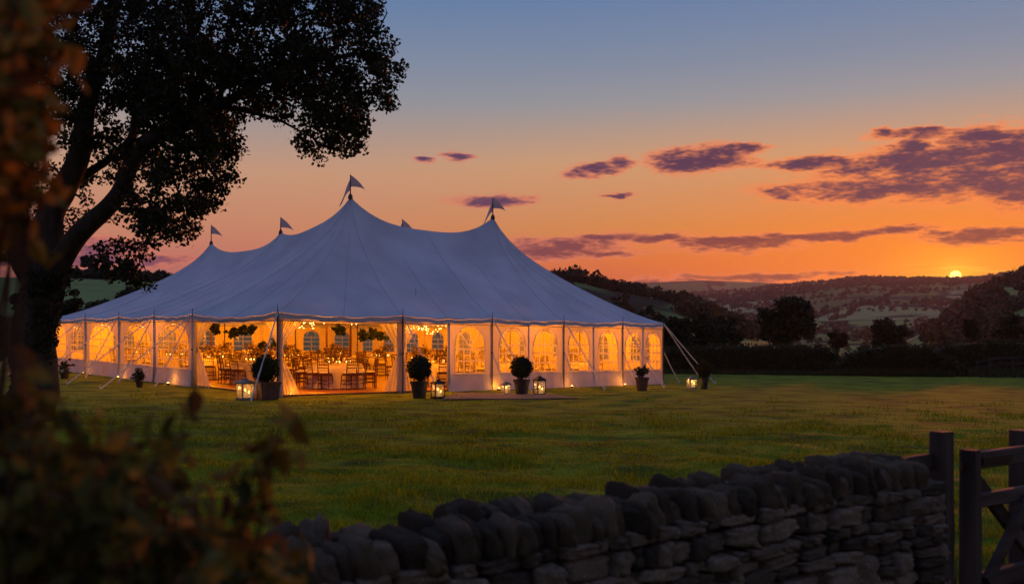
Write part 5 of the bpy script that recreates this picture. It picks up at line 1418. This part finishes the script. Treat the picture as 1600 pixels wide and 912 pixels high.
# ================================================================== FOREGROUND BUSHES (out of focus)
def leaf_shape(C, size, nr, asp=0.55):
    """cupped leaves, six corners each"""
    n = len(C); a = nr.normal(size=(n,3)); a /= np.linalg.norm(a, axis=1)[:,None]
    b = nr.normal(size=(n,3)); b -= (b*a).sum(1)[:,None]*a; b /= np.linalg.norm(b, axis=1)[:,None]; c = np.cross(a, b)
    s = (size*nr.uniform(0.6, 1.3, n))[:,None]
    pts_ = [(-.5,0,0),(-.2,.5,.12),(.2,.42,.12),(.55,0,-.05),(.2,-.42,.12),(-.2,-.5,.12)]
    V = np.stack([C+s*(a*x+b*y*asp+c*z) for x, y, z in pts_], 1).reshape(-1, 3)
    base = (np.arange(n)*6)[:,None]
    Fc = np.concatenate([base+np.array([[0,1,2,3]]), base+np.array([[0,3,4,5]])])
    return V, Fc
def bush(name, lb, root, stems, leafsize, per, seed, mats, span=0.42, jit=0.016):
    """stems: list of tip points; each a curved shoot from the root, leafy over its upper part"""
    nr = np.random.default_rng(seed); t = thing(name, lb, 'bush', root)
    sm = MB(); cs = []
    for tip in stems:
        tip = Vector(tip); r0 = Vector((root[0]+nr.normal()*0.12, root[1]+nr.normal()*0.1, root[2]))
        mid = r0.lerp(tip, 0.55)+Vector((nr.normal()*0.05, nr.normal()*0.05, 0.05)); pts_ = []
        for i in range(13):
            u = i/12; pts_.append(r0*(1-u)**2+mid*2*u*(1-u)+tip*u*u)
        sm.tube(pts_, [0.008*(1-0.8*i/12) for i in range(13)], 5, caps=False)
        for k in range(per):
            u = 1-span*nr.random()**1.3; q = r0*(1-u)**2+mid*2*u*(1-u)+tip*u*u; cs.append((q.x+nr.normal()*jit, q.y+nr.normal()*jit, q.z+nr.normal()*jit))
    s_ = sm.build('stems', M_bark2, t, world=True); s_['kind'] = 'stuff'
    cs = np.array(cs); k = nr.random(len(cs))
    lo = 0
    for (share, mt, nm) in mats:
        sel = (k >= lo) & (k < lo+share); lo += share
        V, Fc = leaf_shape(cs[sel], leafsize, nr); o = np_obj(nm, V, Fc, mt, t, world=True); o['kind'] = 'stuff'
    return t
nr = np.random.default_rng(31); tips = []
top = [(-60,560),(0,575),(40,600),(90,650),(150,665),(190,650),(250,690),(300,740),(340,770),(390,800),(450,830),(490,880)]
for k in range(175):
    px = nr.uniform(-60, 490); ty = np.interp(px, [q[0] for q in top], [q[1] for q in top]); Y = nr.uniform(1.15, 1.9)
    py = ty+30+(abs(nr.normal())*110); tips.append(P(px, py, Y)[:])
for (px, py, Y) in [(262,655,1.45),(250,690,1.5),(445,655,1.5),(438,668,1.52),(425,690,1.5),(400,715,1.52),(372,735,1.5),(200,650,1.4),(120,640,1.35),(60,585,1.3),(20,560,1.25),(355,760,1.5),(470,850,1.5),(290,640,1.6),(175,655,1.3),(420,870,1.4),(330,800,1.3)]: tips.append(P(px, py, Y)[:])
root = Vector((-0.78, 1.55, gz(-0.78, 1.55)-0.03))
bush('hawthorn_bush', 'blurred dark thorny bush close to the camera in the lower left corner', root, tips, 0.042, 32, 32,
     [(0.82, M_leaffg, 'leaves'), (0.18, M_leafred, 'brown_leaves')])
tips = []
for k in range(40):
    v = nr.random(); py = -40+v*300; mx = np.interp(py, [-40,60,100,180,230,300], [105,66,62,28,12,-20]); px = mx-abs(nr.normal())*70-14
    tips.append(P(px, py, nr.uniform(1.15, 1.6))[:])
for (px, py) in [(74,100),(58,95),(92,18),(64,168),(48,160),(30,178),(8,250)]: tips.append(P(px, py, 1.35)[:])
root = Vector((-1.15, 1.45, gz(-1.15, 1.45)-0.03))
bush('beech_sapling', 'blurred sapling with orange-brown leaves reaching in at the upper left corner', root, tips, 0.036, 26, 33,
     [(0.55, M_leafau, 'leaves'), (0.45, M_leaffg, 'green_leaves')], span=0.10, jit=0.021)

# ================================================================== HAZE
def haze(dens):
    mb = MB(); mb.box((0, 1800, 95), (6400, 7800, 290)); o = mb.build('haze', [])
    m = bpy.data.materials.new('valley_haze'); m.use_nodes = True; t = m.node_tree; t.nodes.clear()
    v = t.nodes.new('ShaderNodeVolumePrincipled'); v.inputs['Color'].default_value = (0.70,0.72,1.0,1)
    v.inputs['Density'].default_value = dens; v.inputs['Anisotropy'].default_value = 0.62
    u = t.nodes.new('ShaderNodeOutputMaterial'); t.links.new(v.outputs[0], u.inputs['Volume'])
    o.data.materials.append(m); o['kind'] = 'stuff'; o['label'] = 'thin evening haze lying over the valley and hills'
haze(0.000075)
